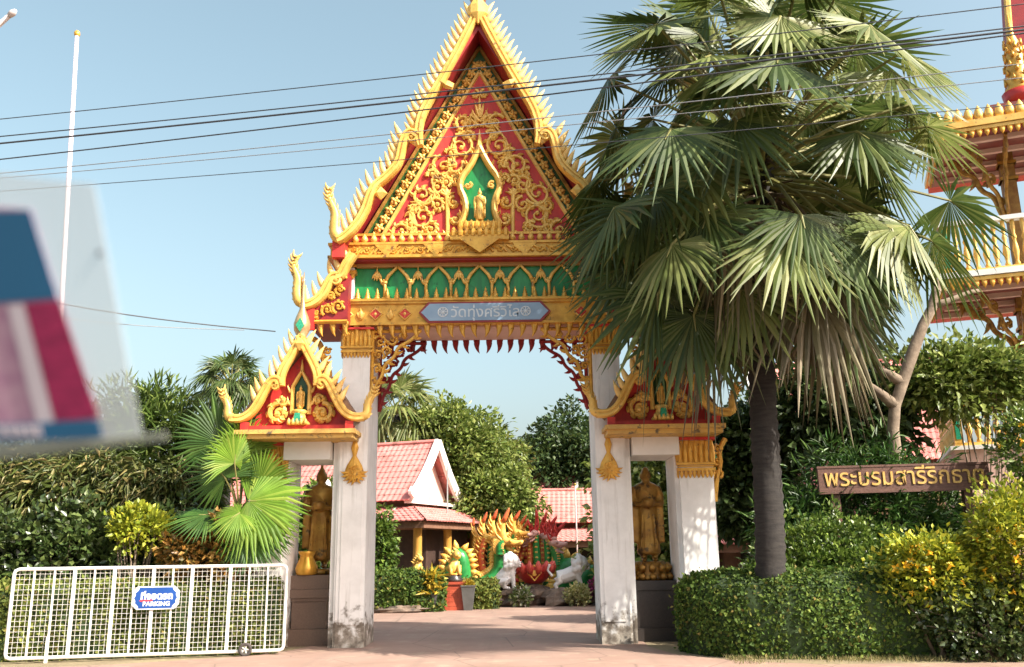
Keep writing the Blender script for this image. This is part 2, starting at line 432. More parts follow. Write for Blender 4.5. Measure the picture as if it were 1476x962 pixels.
# diamonds and leaf relief along the band
dm = MB(); dm.ribbon([(-.16, 0), (0, .15), (.16, 0), (0, -.15), (-.16, 0)], .025, .03, 0, 4)
dm.ball((0, 0, 0), (.05, .03, .05), 6)
for a in range(4): dm.ribbon(flame_path((.05 * math.cos(a * math.pi / 2), .05 * math.sin(a * math.pi / 2)), a * math.pi / 2, .07, 0, 3), flame_w(.02, 3), .015, 0, 4)
dm_me = dm.mesh('diamond_ornament', GOLD2, True)
dp_me = MB().prism([(-.14, 0), (0, .13), (.14, 0), (0, -.13)], -.012, .02).mesh('diamond_ground', RED)
zc = (z_nb0 + z_nb1) / 2 - .02
bx0, bx1 = U(608, 450)[0], U(790, 450)[0]
xs_d = [x for x in np.arange(-3.3, 3.4, .72) if not (bx0 - .2 < x < bx1 + .2)]
for x in xs_d:
    o = link(dm_me, 'diamond_ornament', gate, (x, -.075, zc)); link(dp_me, 'diamond_ground', o, (0, .0, 0))
lr = MB()
for sg in (-1, 1):
    lr.ribbon(flame_path((0, -.13), math.pi / 2 - sg * .5, .26, sg * 1.2, 5), flame_w(.05, 5), [.03] * 5 + [.005], 0, 5)
    lr.ribbon(flame_path((0, -.10), math.pi / 2 - sg * 1.0, .2, sg * 1.6, 5), flame_w(.04, 5), [.03] * 5 + [.005], 0, 5)
lr.ribbon([(0, -.14), (0, .02), (0, .15)], [.05, .045, .004], .03, -.01, 5)
lr_me = lr.mesh('leaf_relief', GOLD2, True)
for x in [x + .36 for x in xs_d] + [-3.55]:
    if not (bx0 - .15 < x < bx1 + .15): link(lr_me, 'leaf_relief', gate, (x, -.08, zc))
# name board
bw = (bx1 - bx0) / 2; bc = (bx0 + bx1) / 2; bh = .235
def hexa(w, h, t): return [(bc - w, zc), (bc - w + t, zc - h), (bc + w - t, zc - h), (bc + w, zc), (bc + w - t, zc + h), (bc - w + t, zc + h)]
nb = MB().prism(hexa(bw + .06, bh + .025, .23), -.17, -.11).obj('name_board', mat('board_red', (0.28, 0.03, 0.03), rough=0.5), gate, label='blue grey name board with white Thai lettering')
MB().prism(hexa(bw, bh - .02, .21), -.185, -.169).obj('board_face', mat('board_blue', (0.27, 0.38, 0.50), (0.2, 0.3, 0.42), rough=0.3, scale=1.5), nb)
TXT = mat('board_letter', (0.62, 0.68, 0.72), rough=0.5)
me = text_mesh('วัดทุ่งศรีวิไล', .36, .004, .003)
place_text(me, 'lettering', TXT, nb, Matrix.Translation((bc + .02, -.187, zc - .02)) @ Matrix.Rotation(R(90), 4, 'X'))
wm = MB()
ring = [(.115 * math.cos(a * math.pi / 10), .115 * math.sin(a * math.pi / 10)) for a in range(21)]
wm.ribbon(ring, .014, .006, 0, 4); wm.ball((0, 0, 0), (.03, .008, .03), 8)
for a in range(8): wm.ribbon([(.02 * math.cos(a * math.pi / 4), .02 * math.sin(a * math.pi / 4)), (.11 * math.cos(a * math.pi / 4), .11 * math.sin(a * math.pi / 4))], .011, .006, 0, 4)
wme = wm.mesh('wheel_emblem', TXT)
for x in (bc - 1.02, bc + 1.0): link(wme, 'wheel_emblem', nb, (x, -.192, zc))

# antefixes along the bottom of the frieze
an = MB(); an.lathe([(.075, 0), (.08, .04), (.055, .07), (.068, .1), (.04, .14), (.05, .165), (.025, .2), (.03, .22), (.004, .30)], k=8)
an_me = an.mesh('antefix', GOLD, True)
n_an = 30
for i in range(n_an): link(an_me, 'antefix', gate, (-EX + .1 + (2 * EX - .2) * i / (n_an - 1), -.06, z_nb1 + .138))
# green frieze
mb = MB(); mb.box(-3.12, 3.12, .06, .099, z_nb1 + .141, z_g1)
mb.obj('green_frieze', GREEN, gate)
MB().box(-3.3, 3.3, -.05, .098, z_g1, z_g1 + .09).obj('frieze_top_rail', mat('rail_ochre', (0.45, 0.24, 0.07), rough=0.6), gate)
arch = MB(); aw, ah = .31, z_g1 - z_nb1 - .12
arch.ribbon([(-aw, 0), (-aw, ah * .55), (-aw - .05, ah * .60)], [.04, .04, .02], .045, 0, 6)
arch.ribbon([(aw, 0), (aw, ah * .55), (aw + .05, ah * .60)], [.04, .04, .02], .045, 0, 6)
arch.ribbon([(-aw, ah * .52), (-aw * .72, ah * .72), (-aw * .3, ah * .88), (0, ah)], [.05, .045, .04, .035], .045, 0, 6)
arch.ribbon([(aw, ah * .52), (aw * .72, ah * .72), (aw * .3, ah * .88), (0, ah)], [.05, .045, .04, .035], .045, 0, 6)
for sg in (-1, 1):
    arch.ribbon(flame_path((sg * aw, ah * .45), math.pi / 2 - sg * 1.0, .26, sg * 1.4, 5), flame_w(.05, 5), [.03] * 5 + [.005], -.01, 5)
    arch.box(sg * aw - .06, sg * aw + .06, -.05, .05, 0, .06); arch.box(sg * aw - .055, sg * aw + .055, -.05, .05, ah * .48, ah * .54)
ar_me = arch.mesh('frieze_arch', GOLD2, True)
acx = [U(px, 400, -.02)[0] for px in (573, 633, 691)]; pitch_a = (acx[2] - acx[0]) / 2
for k in (-2, -1, 0, 1, 2): link(ar_me, 'frieze_arch', gate, (acx[2] + k * pitch_a, -.02, z_nb1 + .142))
pd = MB(); pd.ribbon([(0, 0), (0, -.12), (0, -.14)], [.02, .02, .05], .02, 0, 5)
for k in range(5):
    a = -math.pi / 2 + (k - 2) * .5
    pd.ribbon(flame_path((0, -.16), a, .2, (2 - k) * .4, 4), flame_w(.05, 4), [.03, .03, .03, .02, .005], 0, 5)
pd.ball((0, 0, -.14), (.06, .04, .04), 6)
pd_me = pd.mesh('frieze_pendant', GOLD2, True)
for k in (-2.5, -1.5, -.5, .5, 1.5, 2.5): link(pd_me, 'frieze_pendant', gate, (acx[2] + k * pitch_a, -.03, z_g1))
for sg in (-1, 1):                               # stub pillars at the ends of the frieze
    mb = MB(); mb.box(*sorted((sg * 3.13, sg * 3.55)), -.04, .098, z_nb1 + .141, z_g1 + .6)
    o = mb.obj('stub_pillar', WHITE, gate)
    mb = MB(); xx = sorted((sg * 3.11, sg * 3.57))
    for (a, b) in ((z_g1 - .18, z_g1 - .08), (z_g1 + .0, z_g1 + .06), (z_g1 + .3, z_g1 + .4)): mb.box(xx[0] - .03, xx[1] + .03, -.09, .096, a, b)
    petals_row(mb, xx[0], xx[1], -.07, z_g1 + .06, z_g1 + .3, 4, .04); petals_row(mb, xx[0], xx[1], -.06, z_g1 - .3, z_g1 - .18, 4, .03, 0, True)
    mb.obj('stub_capital', GOLD, o)
# fringe of hanging flames, front (gold) and back (dark red)
fr = MB(); fr.ribbon(flame_path((0, .06), -math.pi / 2 + .25, .40, -.9, 6), flame_w(.085, 6), [.04] * 5 + [.03, .004], 0, 6)
fr.ribbon(flame_path((.06, .06), -math.pi / 2 + .2, .2, -1.2, 4), flame_w(.04, 4), .03, -.02, 5)
fr2 = MB(); fr2.v = [(-x, y, z) for x, y, z in fr.v]; fr2.f = [tuple(reversed(f)) for f in fr.f]; fr2.m = fr.m
frm = {(-1, 0): fr2.mesh('fringe_leaf', GOLD, True), (1, 0): fr.mesh('fringe_leaf', GOLD, True), (-1, 1): fr2.mesh('fringe_leaf', DRED, True), (1, 1): fr.mesh('fringe_leaf', DRED, True)}
NF = 24
for i in range(NF):
    x = -3.45 + 6.9 * (i + .5) / NF; sg = -1 if x > 0 else 1
    link(frm[(-sg, 0)], 'fringe_leaf', gate, (x, -.03, z_nb0 - .10))
for i in range(18):
    x = -2.5 + 5.0 * (i + .5) / 18; sg = -1 if x > 0 else 1
    link(frm[(-sg, 1)], 'fringe_leaf', gate, (x, 1.49, 7.43))
# lace corner brackets
for sg in (-1, 1):
    for back in (0, 1):
        mb = MB(); X0 = 2.66; yb = 1.42 if back else .06; zt = 7.40
        f = lambda x, z: (sg * (X0 - x), zt - z)
        m_ = 0
        edge = smooth2([f(.02, 1.75), f(.10, 1.35), f(.26, 1.15), f(.30, .85), f(.55, .68), f(.62, .42), f(.95, .26), f(1.15, .03)], 2)
        mb.ribbon(edge, .045, .05, yb, 6)
        mb.ribbon([f(0.0, 0), f(0.0, 1.8)], .05, .06, yb, 4); mb.ribbon([f(0, .02), f(1.2, .02)], .045, .05, yb, 4)
        for (cx, cz, r, d_) in ((.20, .28, .16, 1), (.50, .24, .13, -1), (.16, .62, .14, -1), (.13, .95, .11, 1), (.36, .52, .11, 1), (.76, .15, .09, 1), (.08, 1.25, .07, -1)):
            scroll(mb, f(cx, cz), r, rnd.random() * 6, 1.3, d_ * sg, .035, .05, yb, 5)
        for j in range(3, len(edge) - 2, 4):
            a = math.atan2(edge[j + 1][1] - edge[j][1], edge[j + 1][0] - edge[j][0]) + (-1.3 if sg < 0 else 1.3)
            mb.ribbon(flame_path(edge[j], a, .2, -sg * .9, 4), flame_w(.055, 4), [.045] * 4 + [.005], yb, 5)
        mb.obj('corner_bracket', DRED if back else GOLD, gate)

# --- cornice over the frieze: carved band and lotus buds
z_c0, z_c1 = z_g1 + .15, U(700, 347, -.3)[1]
CXW = 3.75
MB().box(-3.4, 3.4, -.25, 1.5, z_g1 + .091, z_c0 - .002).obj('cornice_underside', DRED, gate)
mb = MB(); mb.box(-CXW, CXW, -.36, 1.55, z_c0, z_c0 + .07); mb.box(-CXW + .06, CXW - .06, -.30, 1.5, z_c0 + .071, z_c0 + .34)
mb.box(-CXW - .0, CXW + .0, -.35, 1.54, z_c0 + .341, z_c0 + .40)
for i in range(22):
    x = -3.6 + 7.2 * (i + .5) / 22; sg = 1 if x < 0 else -1
    p = [(x - .16, z_c0 + .13), (x - .06, z_c0 + .27), (x + .05, z_c0 + .2), (x + .16, z_c0 + .29)]
    if sg < 0: p = [(2 * x - a, b) for a, b in p]
    mb.ribbon(smooth2(p, 1), .035, .04, -.31, 5)
    scroll(mb, (x, z_c0 + .2), .09, rnd.random() * 6, 1.2, sg, .025, .03, -.32, 4)
for x in (-1.1, .0, 1.1, -2.3, 2.3): mb.prism([(x - .3, z_c0 + .34), (x, z_c0 + .02), (x + .3, z_c0 + .34)], -.345, -.301)
cornice = mb.obj('cornice', GOLD, gate)
MB().box(-CXW + .1, CXW - .1, -.22, 1.5, z_c0 + .401, z_c0 + .62).obj('bud_course', RED, gate)
bud = MB(); bud.lathe([(.02, 0), (.075, .05), (.085, .1), (.06, .16), (.02, .21), (.004, .24)], k=8)
bud_me = bud.mesh('lotus_bud', GOLD2, True)
for i in range(32): link(bud_me, 'lotus_bud', gate, (-CXW + .2 + (2 * CXW - .4) * i / 31, -.27, z_c0 + .401))
mb = MB(); mb.box(-CXW + .05, CXW - .05, -.26, -.221, z_c0 + .60, z_c0 + .66); mb.obj('bud_rail', GOLD, gate)

# --- tympanum of the main gable
TY = -.05
za = U(689, 66, TY); zl = U(518, 350, TY)
ia = U(690, 104, TY); il = U(549, 346, TY)
bz = z_c0 + .55
def line_x(a, l, z): return a[0] + (l[0] - a[0]) * (a[1] - z) / (a[1] - l[1])
hw_o, hw_i = abs(line_x((0, za[1]), (zl[0], zl[1]), bz)), abs(line_x((0, ia[1]), (il[0], il[1]), bz))
ty = MB().prism([(-hw_o, bz), (hw_o, bz), (0, za[1])], TY + .02, TY + .3).obj('tympanum', DGREEN, gate)
MB().prism([(-hw_i, bz + .05), (hw_i, bz + .05), (0, ia[1])], TY - .02, TY + .019).obj('red_field', RED, ty)
for (hw, z, nm, y, wd) in ((hw_o - .03, za[1] - .05, 'outer_moulding', TY, .05), (hw_i, ia[1], 'inner_moulding', TY - .02, .055)):
    mb = MB()
    for sg in (-1, 1): mb.ribbon([(sg * hw, bz + .03), (0, z)], wd, .05, y, 6)
    mb.obj(nm, GOLDD if nm[0] == 'o' else GOLD2, ty)
fl = MB()
for k in range(5):
    a = k * 2 * math.pi / 5 + .3
    fl.ribbon([(0.02 * math.cos(a), .02 * math.sin(a)), (.08 * math.cos(a), .08 * math.sin(a)), (.14 * math.cos(a), .14 * math.sin(a))], [.035, .055, .006], [.03, .035, .01], 0, 5)
fl.ball((0, -.02, 0), (.045, .04, .045), 6)
fl_me = fl.mesh('band_flower', GOLD2, True)
lf = MB()
for sg in (-1, 1): lf.ribbon(flame_path((0, 0), math.pi / 2 + sg * .9, .18, -sg * 1.5, 4), flame_w(.035, 4), .02, 0, 4)
lf_me = lf.mesh('band_leaf', GOLD, True)
nfl = 21
for sg in (-1, 1):
    for i in range(nfl):
        t = (i + .6) / (nfl + .2)
        o_ = (sg * hw_o * (1 - t), bz + (za[1] - bz) * t); i_ = (sg * hw_i * (1 - t), bz + (ia[1] - bz) * t)
        c = ((o_[0] * .5 + i_[0] * .5), (o_[1] * .5 + i_[1] * .5))
        o = link(fl_me, 'band_flower', ty, (c[0], TY - .015, c[1] - .05)); o.rotation_euler = (0, rnd.random() * 3, 0)
        o = link(lf_me, 'band_leaf', ty, (c[0], TY, c[1] - .18)); o.rotation_euler = (0, sg * .5, 0)
# vine scrolls either side of the niche
sc_px = [(666, 176, 13, 1, 1.2), (662, 211, 20, 1, 1.5), (637, 240, 18, -1, 1.4), (652, 238, 14, 1, 1.2), (607, 281, 19, 1, 1.4), (628, 268, 13, -1, 1.2), (607, 312, 21, -1, 1.6), (577, 334, 14, 1, 1.3), (600, 338, 11, -1, 1.2), (628, 296, 12, 1, 1.2), (672, 196, 9, -1, 1.1), (648, 222, 9, 1, 1.1), (622, 252, 9, 1, 1.1), (640, 262, 9, -1, 1.1), (594, 298, 10, 1, 1.1), (618, 330, 10, 1, 1.1), (590, 322, 9, 1, 1.1), (655, 258, 8, 1, 1.1), (652, 292, 9, -1, 1.1), (654, 316, 9, 1, 1.1)]
kpx = U(691, 300, TY)[0] - U(690, 300, TY)[0]
for sg in (-1, 1):
    mb = MB()
    def q(px, py):
        a = U(px, py, TY - .06); return (sg * -(a[0] - U(690, 300, TY)[0]) , a[1])
    for (px, py, r, dr, tn) in sc_px:
        scroll(mb, q(px, py), r * kpx, rnd.uniform(0, 6), tn, dr * sg, .05, .06, TY - .05, 7)
    stem = smooth2([q(585, 343), q(600, 330), q(590, 305), q(612, 293), q(625, 275), q(618, 255), q(640, 258), q(655, 232), q(645, 215), q(660, 190), q(672, 178), q(680, 160)], 2)
    mb.ribbon(stem, [.055 - .03 * i / len(stem) for i in range(len(stem))], .05, TY - .04, 6)
    mb.ribbon([q(643, 342), q(643, 310), q(642, 283), q(640, 274)], [.05, .055, .06, .09], .05, TY - .05, 6)
    for k in range(-2, 3): mb.ribbon(flame_path(q(642, 282), math.pi / 2 + k * .5, .22, k * .3, 4), flame_w(.05, 4), .04, TY - .06, 5)
    for px in range(565, 672, 12): mb.ribbon(flame_path(q(px, 346), math.pi / 2 + rnd.uniform(-.6, .6), .28, rnd.uniform(-1.5, 1.5), 4), flame_w(.07, 4), [.06] * 4 + [.01], TY - .05, 5)
    mb.obj('vine_scroll', GOLD2, ty)
mb = MB()
for k in range(-3, 4): mb.ribbon(flame_path((0, U(690, 165, TY)[1] - abs(k) * .12), math.pi / 2 + k * .35, .55 - abs(k) * .05, k * -.25, 5), flame_w(.06, 5), [.05] * 5 + [.008], TY - .05, 5)
for sg in (-1, 1): scroll(mb, (sg * .27, U(690, 178, TY)[1]), .2, 1.5, 1.4, sg, .045, .05, TY - .05, 6); scroll(mb, (sg * .12, U(690, 137, TY)[1]), .12, 1.5, 1.3, sg, .035, .04, TY - .05, 5)
mb.obj('flame_crest', GOLD2, ty)
# niche with a standing figure
nx = 0.0
nic = [(690, 213), (683, 228), (675, 243), (664, 258), (662, 272), (668, 285), (671, 300), (668, 315), (662, 326)]
c690 = U(690, 270, TY)[0]
nl = [(a - c690, b) for a, b in UU(nic, TY - .1)]
nl = smooth2([nl[0]] + nl[1:], 1)
nw = 1.05
full = [(x * nw, z) for x, z in nl] + [(-x * nw, z) for x, z in reversed(nl[1:])] if nl[0][0] == 0 else [(x * nw, z) for x, z in nl] + [(-x * nw, z) for x, z in reversed(nl)]
ng = MB().prism(list(reversed(full)), TY - .04, TY - .021).obj('niche', GREEN, ty)
mb = MB()
for sg in (-1, 1):
    p = [(sg * -x * nw, z) for x, z in nl]
    mb.ribbon(p, [.085] * len(p), .13, TY - .12, 8)
    for j in range(2, len(p) - 3, 2):
        a = math.pi / 2 + sg * -(.5 if j < 10 else 0.2)
        mb.ribbon(flame_path((p[j][0] + sg * .07, p[j][1]), math.pi / 2 - sg * .5, .16, sg * .4, 3), flame_w(.04, 3), .04, TY - .14, 4)
    scroll(mb, (sg * .30, nl[len(nl) // 2][1] + .1), .1, 1, 1.2, sg, .035, .05, TY - .2, 3)
mb.ribbon([(0, nl[0][1] - .02), (0, nl[0][1] + .22), (0, nl[0][1] + .5)], [.1, .05, .006], [.1, .05, .01], TY - .12, 6)
mb.obj('niche_frame', GOLD2, ng)
zb_n = U(690, 345, TY - .2)[1] - .08
mb = MB(); zt_n = U(690, 322, TY - .2)[1]
mb.box(-.72, .72, TY - .42, TY - .021, zb_n, zb_n + .12); mb.box(-.6, .6, TY - .38, TY - .022, zb_n + .121, zb_n + .26); mb.box(-.52, .52, TY - .36, TY - .022, zt_n - .2, zt_n)
petals_row(mb, -.72, .72, TY - .40, zb_n + .1, zb_n + .34, 9, .05); petals_row(mb, -.55, .55, TY - .36, zt_n - .22, zt_n + .04, 8, .04)
mb.prism([(-.5, zb_n + .02), (0, zb_n - .34), (.5, zb_n + .02)], TY - .44, TY - .40)
mb.obj('niche_pedestal', GOLD, ng)
def standing_figure(mb, h, spike=True, m=0, bowl=True, k=14, arms='front'):
    def ring(z, rx, ry, cy=0.0, n=k): return [(h * rx * math.cos(2 * math.pi * j / n), h * (cy + ry * math.sin(2 * math.pi * j / n)), h * z) for j in range(n)]
    mb.loft([ring(*a) for a in ((.075, .108, .075), (.10, .128, .088), (.2, .118, .08), (.30, .108, .078), (.42, .105, .076), (.52, .108, .078), (.60, .098, .07), (.68, .112, .075), (.75, .128, .078), (.80, .132, .066), (.825, .10, .055), (.84, .055, .045), (.855, .042, .04), (.88, .04, .04))], m)
    mb.ball((0, -.004 * h, .925 * h), (.052 * h, .058 * h, .068 * h), 14, m)
    mb.ball((0, 0, .975 * h), (.036 * h, .038 * h, .035 * h), 10, m)
    if spike: mb.lathe([(.026 * h, .99 * h), (.014 * h, 1.02 * h), (.018 * h, 1.03 * h), (.002 * h, 1.075 * h)], k=8, m=m)
    mb.ball((0, -.06 * h, .918 * h), (.008 * h, .014 * h, .02 * h), 6, m)                       # nose
    mb.ball((0, -.053 * h, .893 * h), (.016 * h, .01 * h, .006 * h), 6, m)                      # mouth
    for sg in (-1, 1):
        mb.ball((sg * .02 * h, -.05 * h, .935 * h), (.011 * h, .01 * h, .006 * h), 6, m)        # eyes
        mb.ball((sg * .054 * h, .004 * h, .91 * h), (.008 * h, .014 * h, .036 * h), 6, m)       # long ears
        mb.sweep([(sg * .06 * h, -.02 * h, .045 * h), (sg * .055 * h, 0, .12 * h)], [.034 * h, .03 * h], 8, m)
        mb.ball((sg * .06 * h, -.045 * h, .022 * h), (.032 * h, .075 * h, .022 * h), 8, m)
        if arms == 'front':
            mb.sweep([(sg * .118 * h, 0, .79 * h), (sg * .155 * h, .005 * h, .70 * h), (sg * .158 * h, -.01 * h, .615 * h), (sg * .11 * h, -.075 * h, .60 * h), (sg * .06 * h, -.115 * h, .605 * h)], [.04 * h, .036 * h, .032 * h, .026 * h, .022 * h], 8, m)
            for q_ in range(4): mb.sweep([(sg * .06 * h, -.115 * h, (.618 - q_ * .012) * h), (sg * .035 * h, -.142 * h, (.612 - q_ * .012) * h), (sg * (.008 + .003 * q_) * h, -.15 * h, (.606 - q_ * .011) * h)], [.0085 * h, .008 * h, .006 * h], 5, m)
            mb.sweep([(sg * .065 * h, -.11 * h, .62 * h), (sg * .045 * h, -.125 * h, .64 * h), (sg * .03 * h, -.135 * h, .648 * h)], [.009 * h, .008 * h, .006 * h], 5, m)
            mb.loft([[(sg * (.15 + a) * h, b * h, z * h) for a, b in ((-.03, -.03), (.022, -.035), (.03, .03), (-.03, .03))] for z in (.66, .5, .32, .2)], m)   # robe hanging from the arm
        else:
            mb.sweep([(sg * .118 * h, 0, .79 * h), (sg * .15 * h, .01 * h, .70 * h), (sg * .155 * h, 0, .6 * h), (sg * .15 * h, -.03 * h, .48 * h)], [.038 * h, .034 * h, .028 * h, .02 * h], 8, m)
            mb.ball((sg * .15 * h, -.035 * h, .45 * h), (.018 * h, .026 * h, .04 * h), 6, m)
            mb.loft([[(sg * (.135 + a) * h, b * h, z * h) for a, b in ((-.03, -.02), (.03, -.03), (.035, .03), (-.03, .03))] for z in (.62, .45, .3, .16)], m)
    if bowl: mb.lathe([(.03 * h, .565 * h), (.062 * h, .585 * h), (.07 * h, .62 * h), (.06 * h, .655 * h), (.05 * h, .66 * h)], (0, -.115 * h), 12, m)
    for i in range(5):                                                                          # folds of the robe
        x = (-.08 + .04 * i) * h
        mb.sweep([(x * 1.2, -.074 * h, .13 * h), (x, -.073 * h, .3 * h), (x * .9, -.07 * h, .5 * h)], [.008 * h, .008 * h, .004 * h], 5, m)
    mb.sweep([(-.1 * h, -.05 * h, .8 * h), (-.02 * h, -.077 * h, .74 * h), (.06 * h, -.075 * h, .66 * h), (.1 * h, -.05 * h, .6 * h)], .01 * h, 5, m)
mb = MB(); standing_figure(mb, .86, True, 0, False, 10, 'down')
o = mb.obj('niche_figure', GOLD2, ng, True); o.location = (0, TY - .24, zt_n)

# --- gable roof, barge boards, fins and finials
BY = -.80
ax = U(688, 62, TY)[1] + .12
def roof_slab(x_in, z_in, x_out, z_out, th, y0, y1, nm, m_top, m_bot, par):
    for sg in (-1, 1):
        L = math.hypot(x_out - x_in, z_in - z_out); nx_, nz_ = (z_in - z_out) / L, (x_out - x_in) / L
        a, b = (x_in, z_in), (x_out, z_out); c, d = (x_out + nx_ * th, z_out + nz_ * th), (x_in, z_in + th / max(nz_, .3))
        poly = [(sg * x, z) for x, z in (a, b, c, d)]
        if sg < 0: poly.reverse()
        mb = MB(); mb.prism(poly, y0, y1, 0)
        # tile-coloured top face gets material 1
        mb.m[2 + (2 if sg > 0 else 0)] = 1
        mb.obj(nm, [m_bot, m_top], par)
sl_top, sl_bot = (0.0, za[1] + .03), (abs(zl[0]) + .28, zl[1] - .28)
roof_slab(sl_top[0], sl_top[1], sl_bot[0], sl_bot[1], .13, BY + .05, 2.3, 'roof_slope', RTILE, DRED, gate)
MB().prism([(-hw_o, bz), (hw_o, bz), (0, za[1])], 1.5, 1.6).obj('rear_tympanum', RED, gate)
BPROF = [(-1, -.35), (-.75, -1), (-.3, -1), (-.22, -.72), (.1, -.72), (.18, -1.1), (.7, -1.1), (1, -.4), (1, 1), (-1, 1)]
cx0 = U(686, 200, BY)[0]
def bargepts(px, ly): return [(a - cx0, b) for a, b in UU(px, ly)]
def fins_along(path, n, L, w, sg, parent, skip0=0.0, lean=.35, mt=None, me=None, outw=.1):
    """flame fins standing on the outer edge of a board"""
    d = [0.0]
    for a, b in zip(path, path[1:]): d.append(d[-1] + math.hypot(b[0] - a[0], b[1] - a[1]))
    for i in range(n):
        t = d[-1] * (skip0 + (1 - skip0) * (i + .5) / n)
        j = max(k for k in range(len(d)) if d[k] <= t); j = min(j, len(path) - 2)
        u = (t - d[j]) / max(d[j + 1] - d[j], 1e-6)
        x = path[j][0] + (path[j + 1][0] - path[j][0]) * u; z = path[j][1] + (path[j + 1][1] - path[j][1]) * u
        tx, tz = path[j + 1][0] - path[j][0], path[j + 1][1] - path[j][1]; l = math.hypot(tx, tz); tx /= l; tz /= l
        nx_, nz_ = (-tz, tx) if (-tz * sg) > 0 else (tz, -tx)
        if nz_ < -.2: nx_, nz_ = -nx_, -nz_
        o = link(me, 'fin', parent, (x + nx_ * outw, parent.get('by', BY), z + nz_ * outw))
        o.scale = (1, 1, 1)
        a = math.atan2(nx_, nz_) * lean + sg * .12
        o.rotation_euler = (0, a, 0)
def fin_mesh(L, w, m):
    mb = MB(); mb.ribbon([(0, -.06), (0, L * .15), (0.0, L * .4), (0.01, L * .7), (0.03, L)], [w * .75, w, w * .85, w * .5, w * .06], [.05, .055, .05, .03, .006], 0, 8)
    return mb.mesh('fin', m, True)
FINM = fin_mesh(.46, .085, FIN); FINS = fin_mesh(.40, .078, FIN)
t1 = [(686, 14), (658, 70), (631, 118), (608, 155), (600, 178), (599, 196), (602, 211)]
t2 = [(598, 197), (588, 190), (579, 198), (575, 215), (571, 236), (553, 256), (535, 269), (528, 286), (523, 303), (508, 328), (490, 344), (482, 347)]
hh = [(487, 347), (478, 338), (478, 322), (480, 308), (473, 292), (469, 281), (471, 270)]
def naga_finial(mb, path, y, w):
    n = len(path); mb.ribbon(path, [w * x for x in np.interp(np.linspace(0, 1, n), [0, .15, .45, .7, 1], [.8, 1.15, .9, .5, .05])], [.11 * x for x in np.interp(np.linspace(0, 1, n), [0, .5, 1], [1, .7, .12])], y, 8)
    for j in range(2, n - 2, 2):
        x, z = path[j]; tx, tz = path[j + 1][0] - x, path[j + 1][1] - z; a = math.atan2(tz, tx)
        sgn = 1 if path[0][0] < path[-1][0] or True else -1
        for dlt in (-1, 1): mb.ribbon(flame_path((x, z), a + dlt * .9, w * 1.9, -dlt * .9, 4), flame_w(w * .38, 4), [.06, .05, .04, .03, .006], y, 5)
for sg in (-1, 1):
    sgm = lambda p: p if sg < 0 else mirx(p)
    a = sgm(smooth2(bargepts(t1, BY), 2)); b = sgm(smooth2(bargepts(t2, BY), 2)); c = sgm(smooth2(bargepts(hh, BY), 2))
    prof = BPROF if sg < 0 else [(-x, y) for x, y in reversed(BPROF)]
    mb = MB(); mb.ribbon(a, [.108] * (len(a) - 8) + list(np.linspace(.108, .07, 8)), .10, BY, prof=prof)
    for px in ((631, 118),):
        cc = sgm(bargepts([(640, 122)], BY - .05))[0]
        mb.ribbon([(cc[0] - sg * -.14, cc[1] + .08), cc, (cc[0] + sg * -.16, cc[1] - .06)], [.05, .12, .09], [.1, .13, .06], BY - .04, 6)
    ba = mb.obj('barge_board', GOLD2, gate); ba['by'] = BY
    mb = MB(); mb.ribbon(b, .108, .10, BY - .02, prof=prof)
    cc = sgm(bargepts([(589, 200)], BY))[0]; scroll(mb, cc, .14, 1.5, 1.2, sg, .05, .09, BY - .03, 0)
    cc = sgm(bargepts([(545, 280)], BY))[0]; mb.ribbon([(cc[0], cc[1] + .16), cc, (cc[0], cc[1] - .16)], [.02, .17, .02], [.05, .1, .05], BY - .04, 6)
    bb = mb.obj('barge_board', GOLD2, gate); bb['by'] = BY
    fins_along(a, 20, .5, .1, sg, ba, .03, .35, me=FINM, outw=.10)
    fins_along(b[8:], 15, .5, .1, sg, bb, 0.0, .3, me=FINM, outw=.10)
    mb = MB(); naga_finial(mb, c, BY, .125); mb.obj('naga_finial', GOLD2, gate, True)
    e = sgm(bargepts([(484, 349), (484, 372)], BY + .1))
    MB().box(min(e[0][0], e[1][0]) - .14, max(e[0][0], e[1][0]) + .14, BY + .03, 1.6, e[1][1], e[0][1] + .02).obj('eave_block', RED, gate)
# top: diamond clasp and tall finial
mb = MB(); zt = U(686, 16, BY)[1]
mb.ribbon([(0, zt + .3), (0, zt + .1), (0, zt - .12), (0, zt - .4)], [.12, .26, .26, .02], [.12, .15, .14, .05], BY - .04, 8)
mb.obj('gable_clasp', GOLD2, gate)
mb = MB(); mb.lathe([(.12, zt + .15), (.2, zt + .3), (.27, zt + .5), (.22, zt + .75), (.1, zt + .95), (.06, zt + 1.4), (.1, zt + 1.6), (.05, zt + 1.8), (.01, zt + 2.7)], (0, BY + .05), 12)
mb.obj('spire_finial', mat('finial_bronze', (0.42, 0.22, 0.12), (0.3, 0.14, 0.08), rough=0.35, metal=0.3), gate, True)

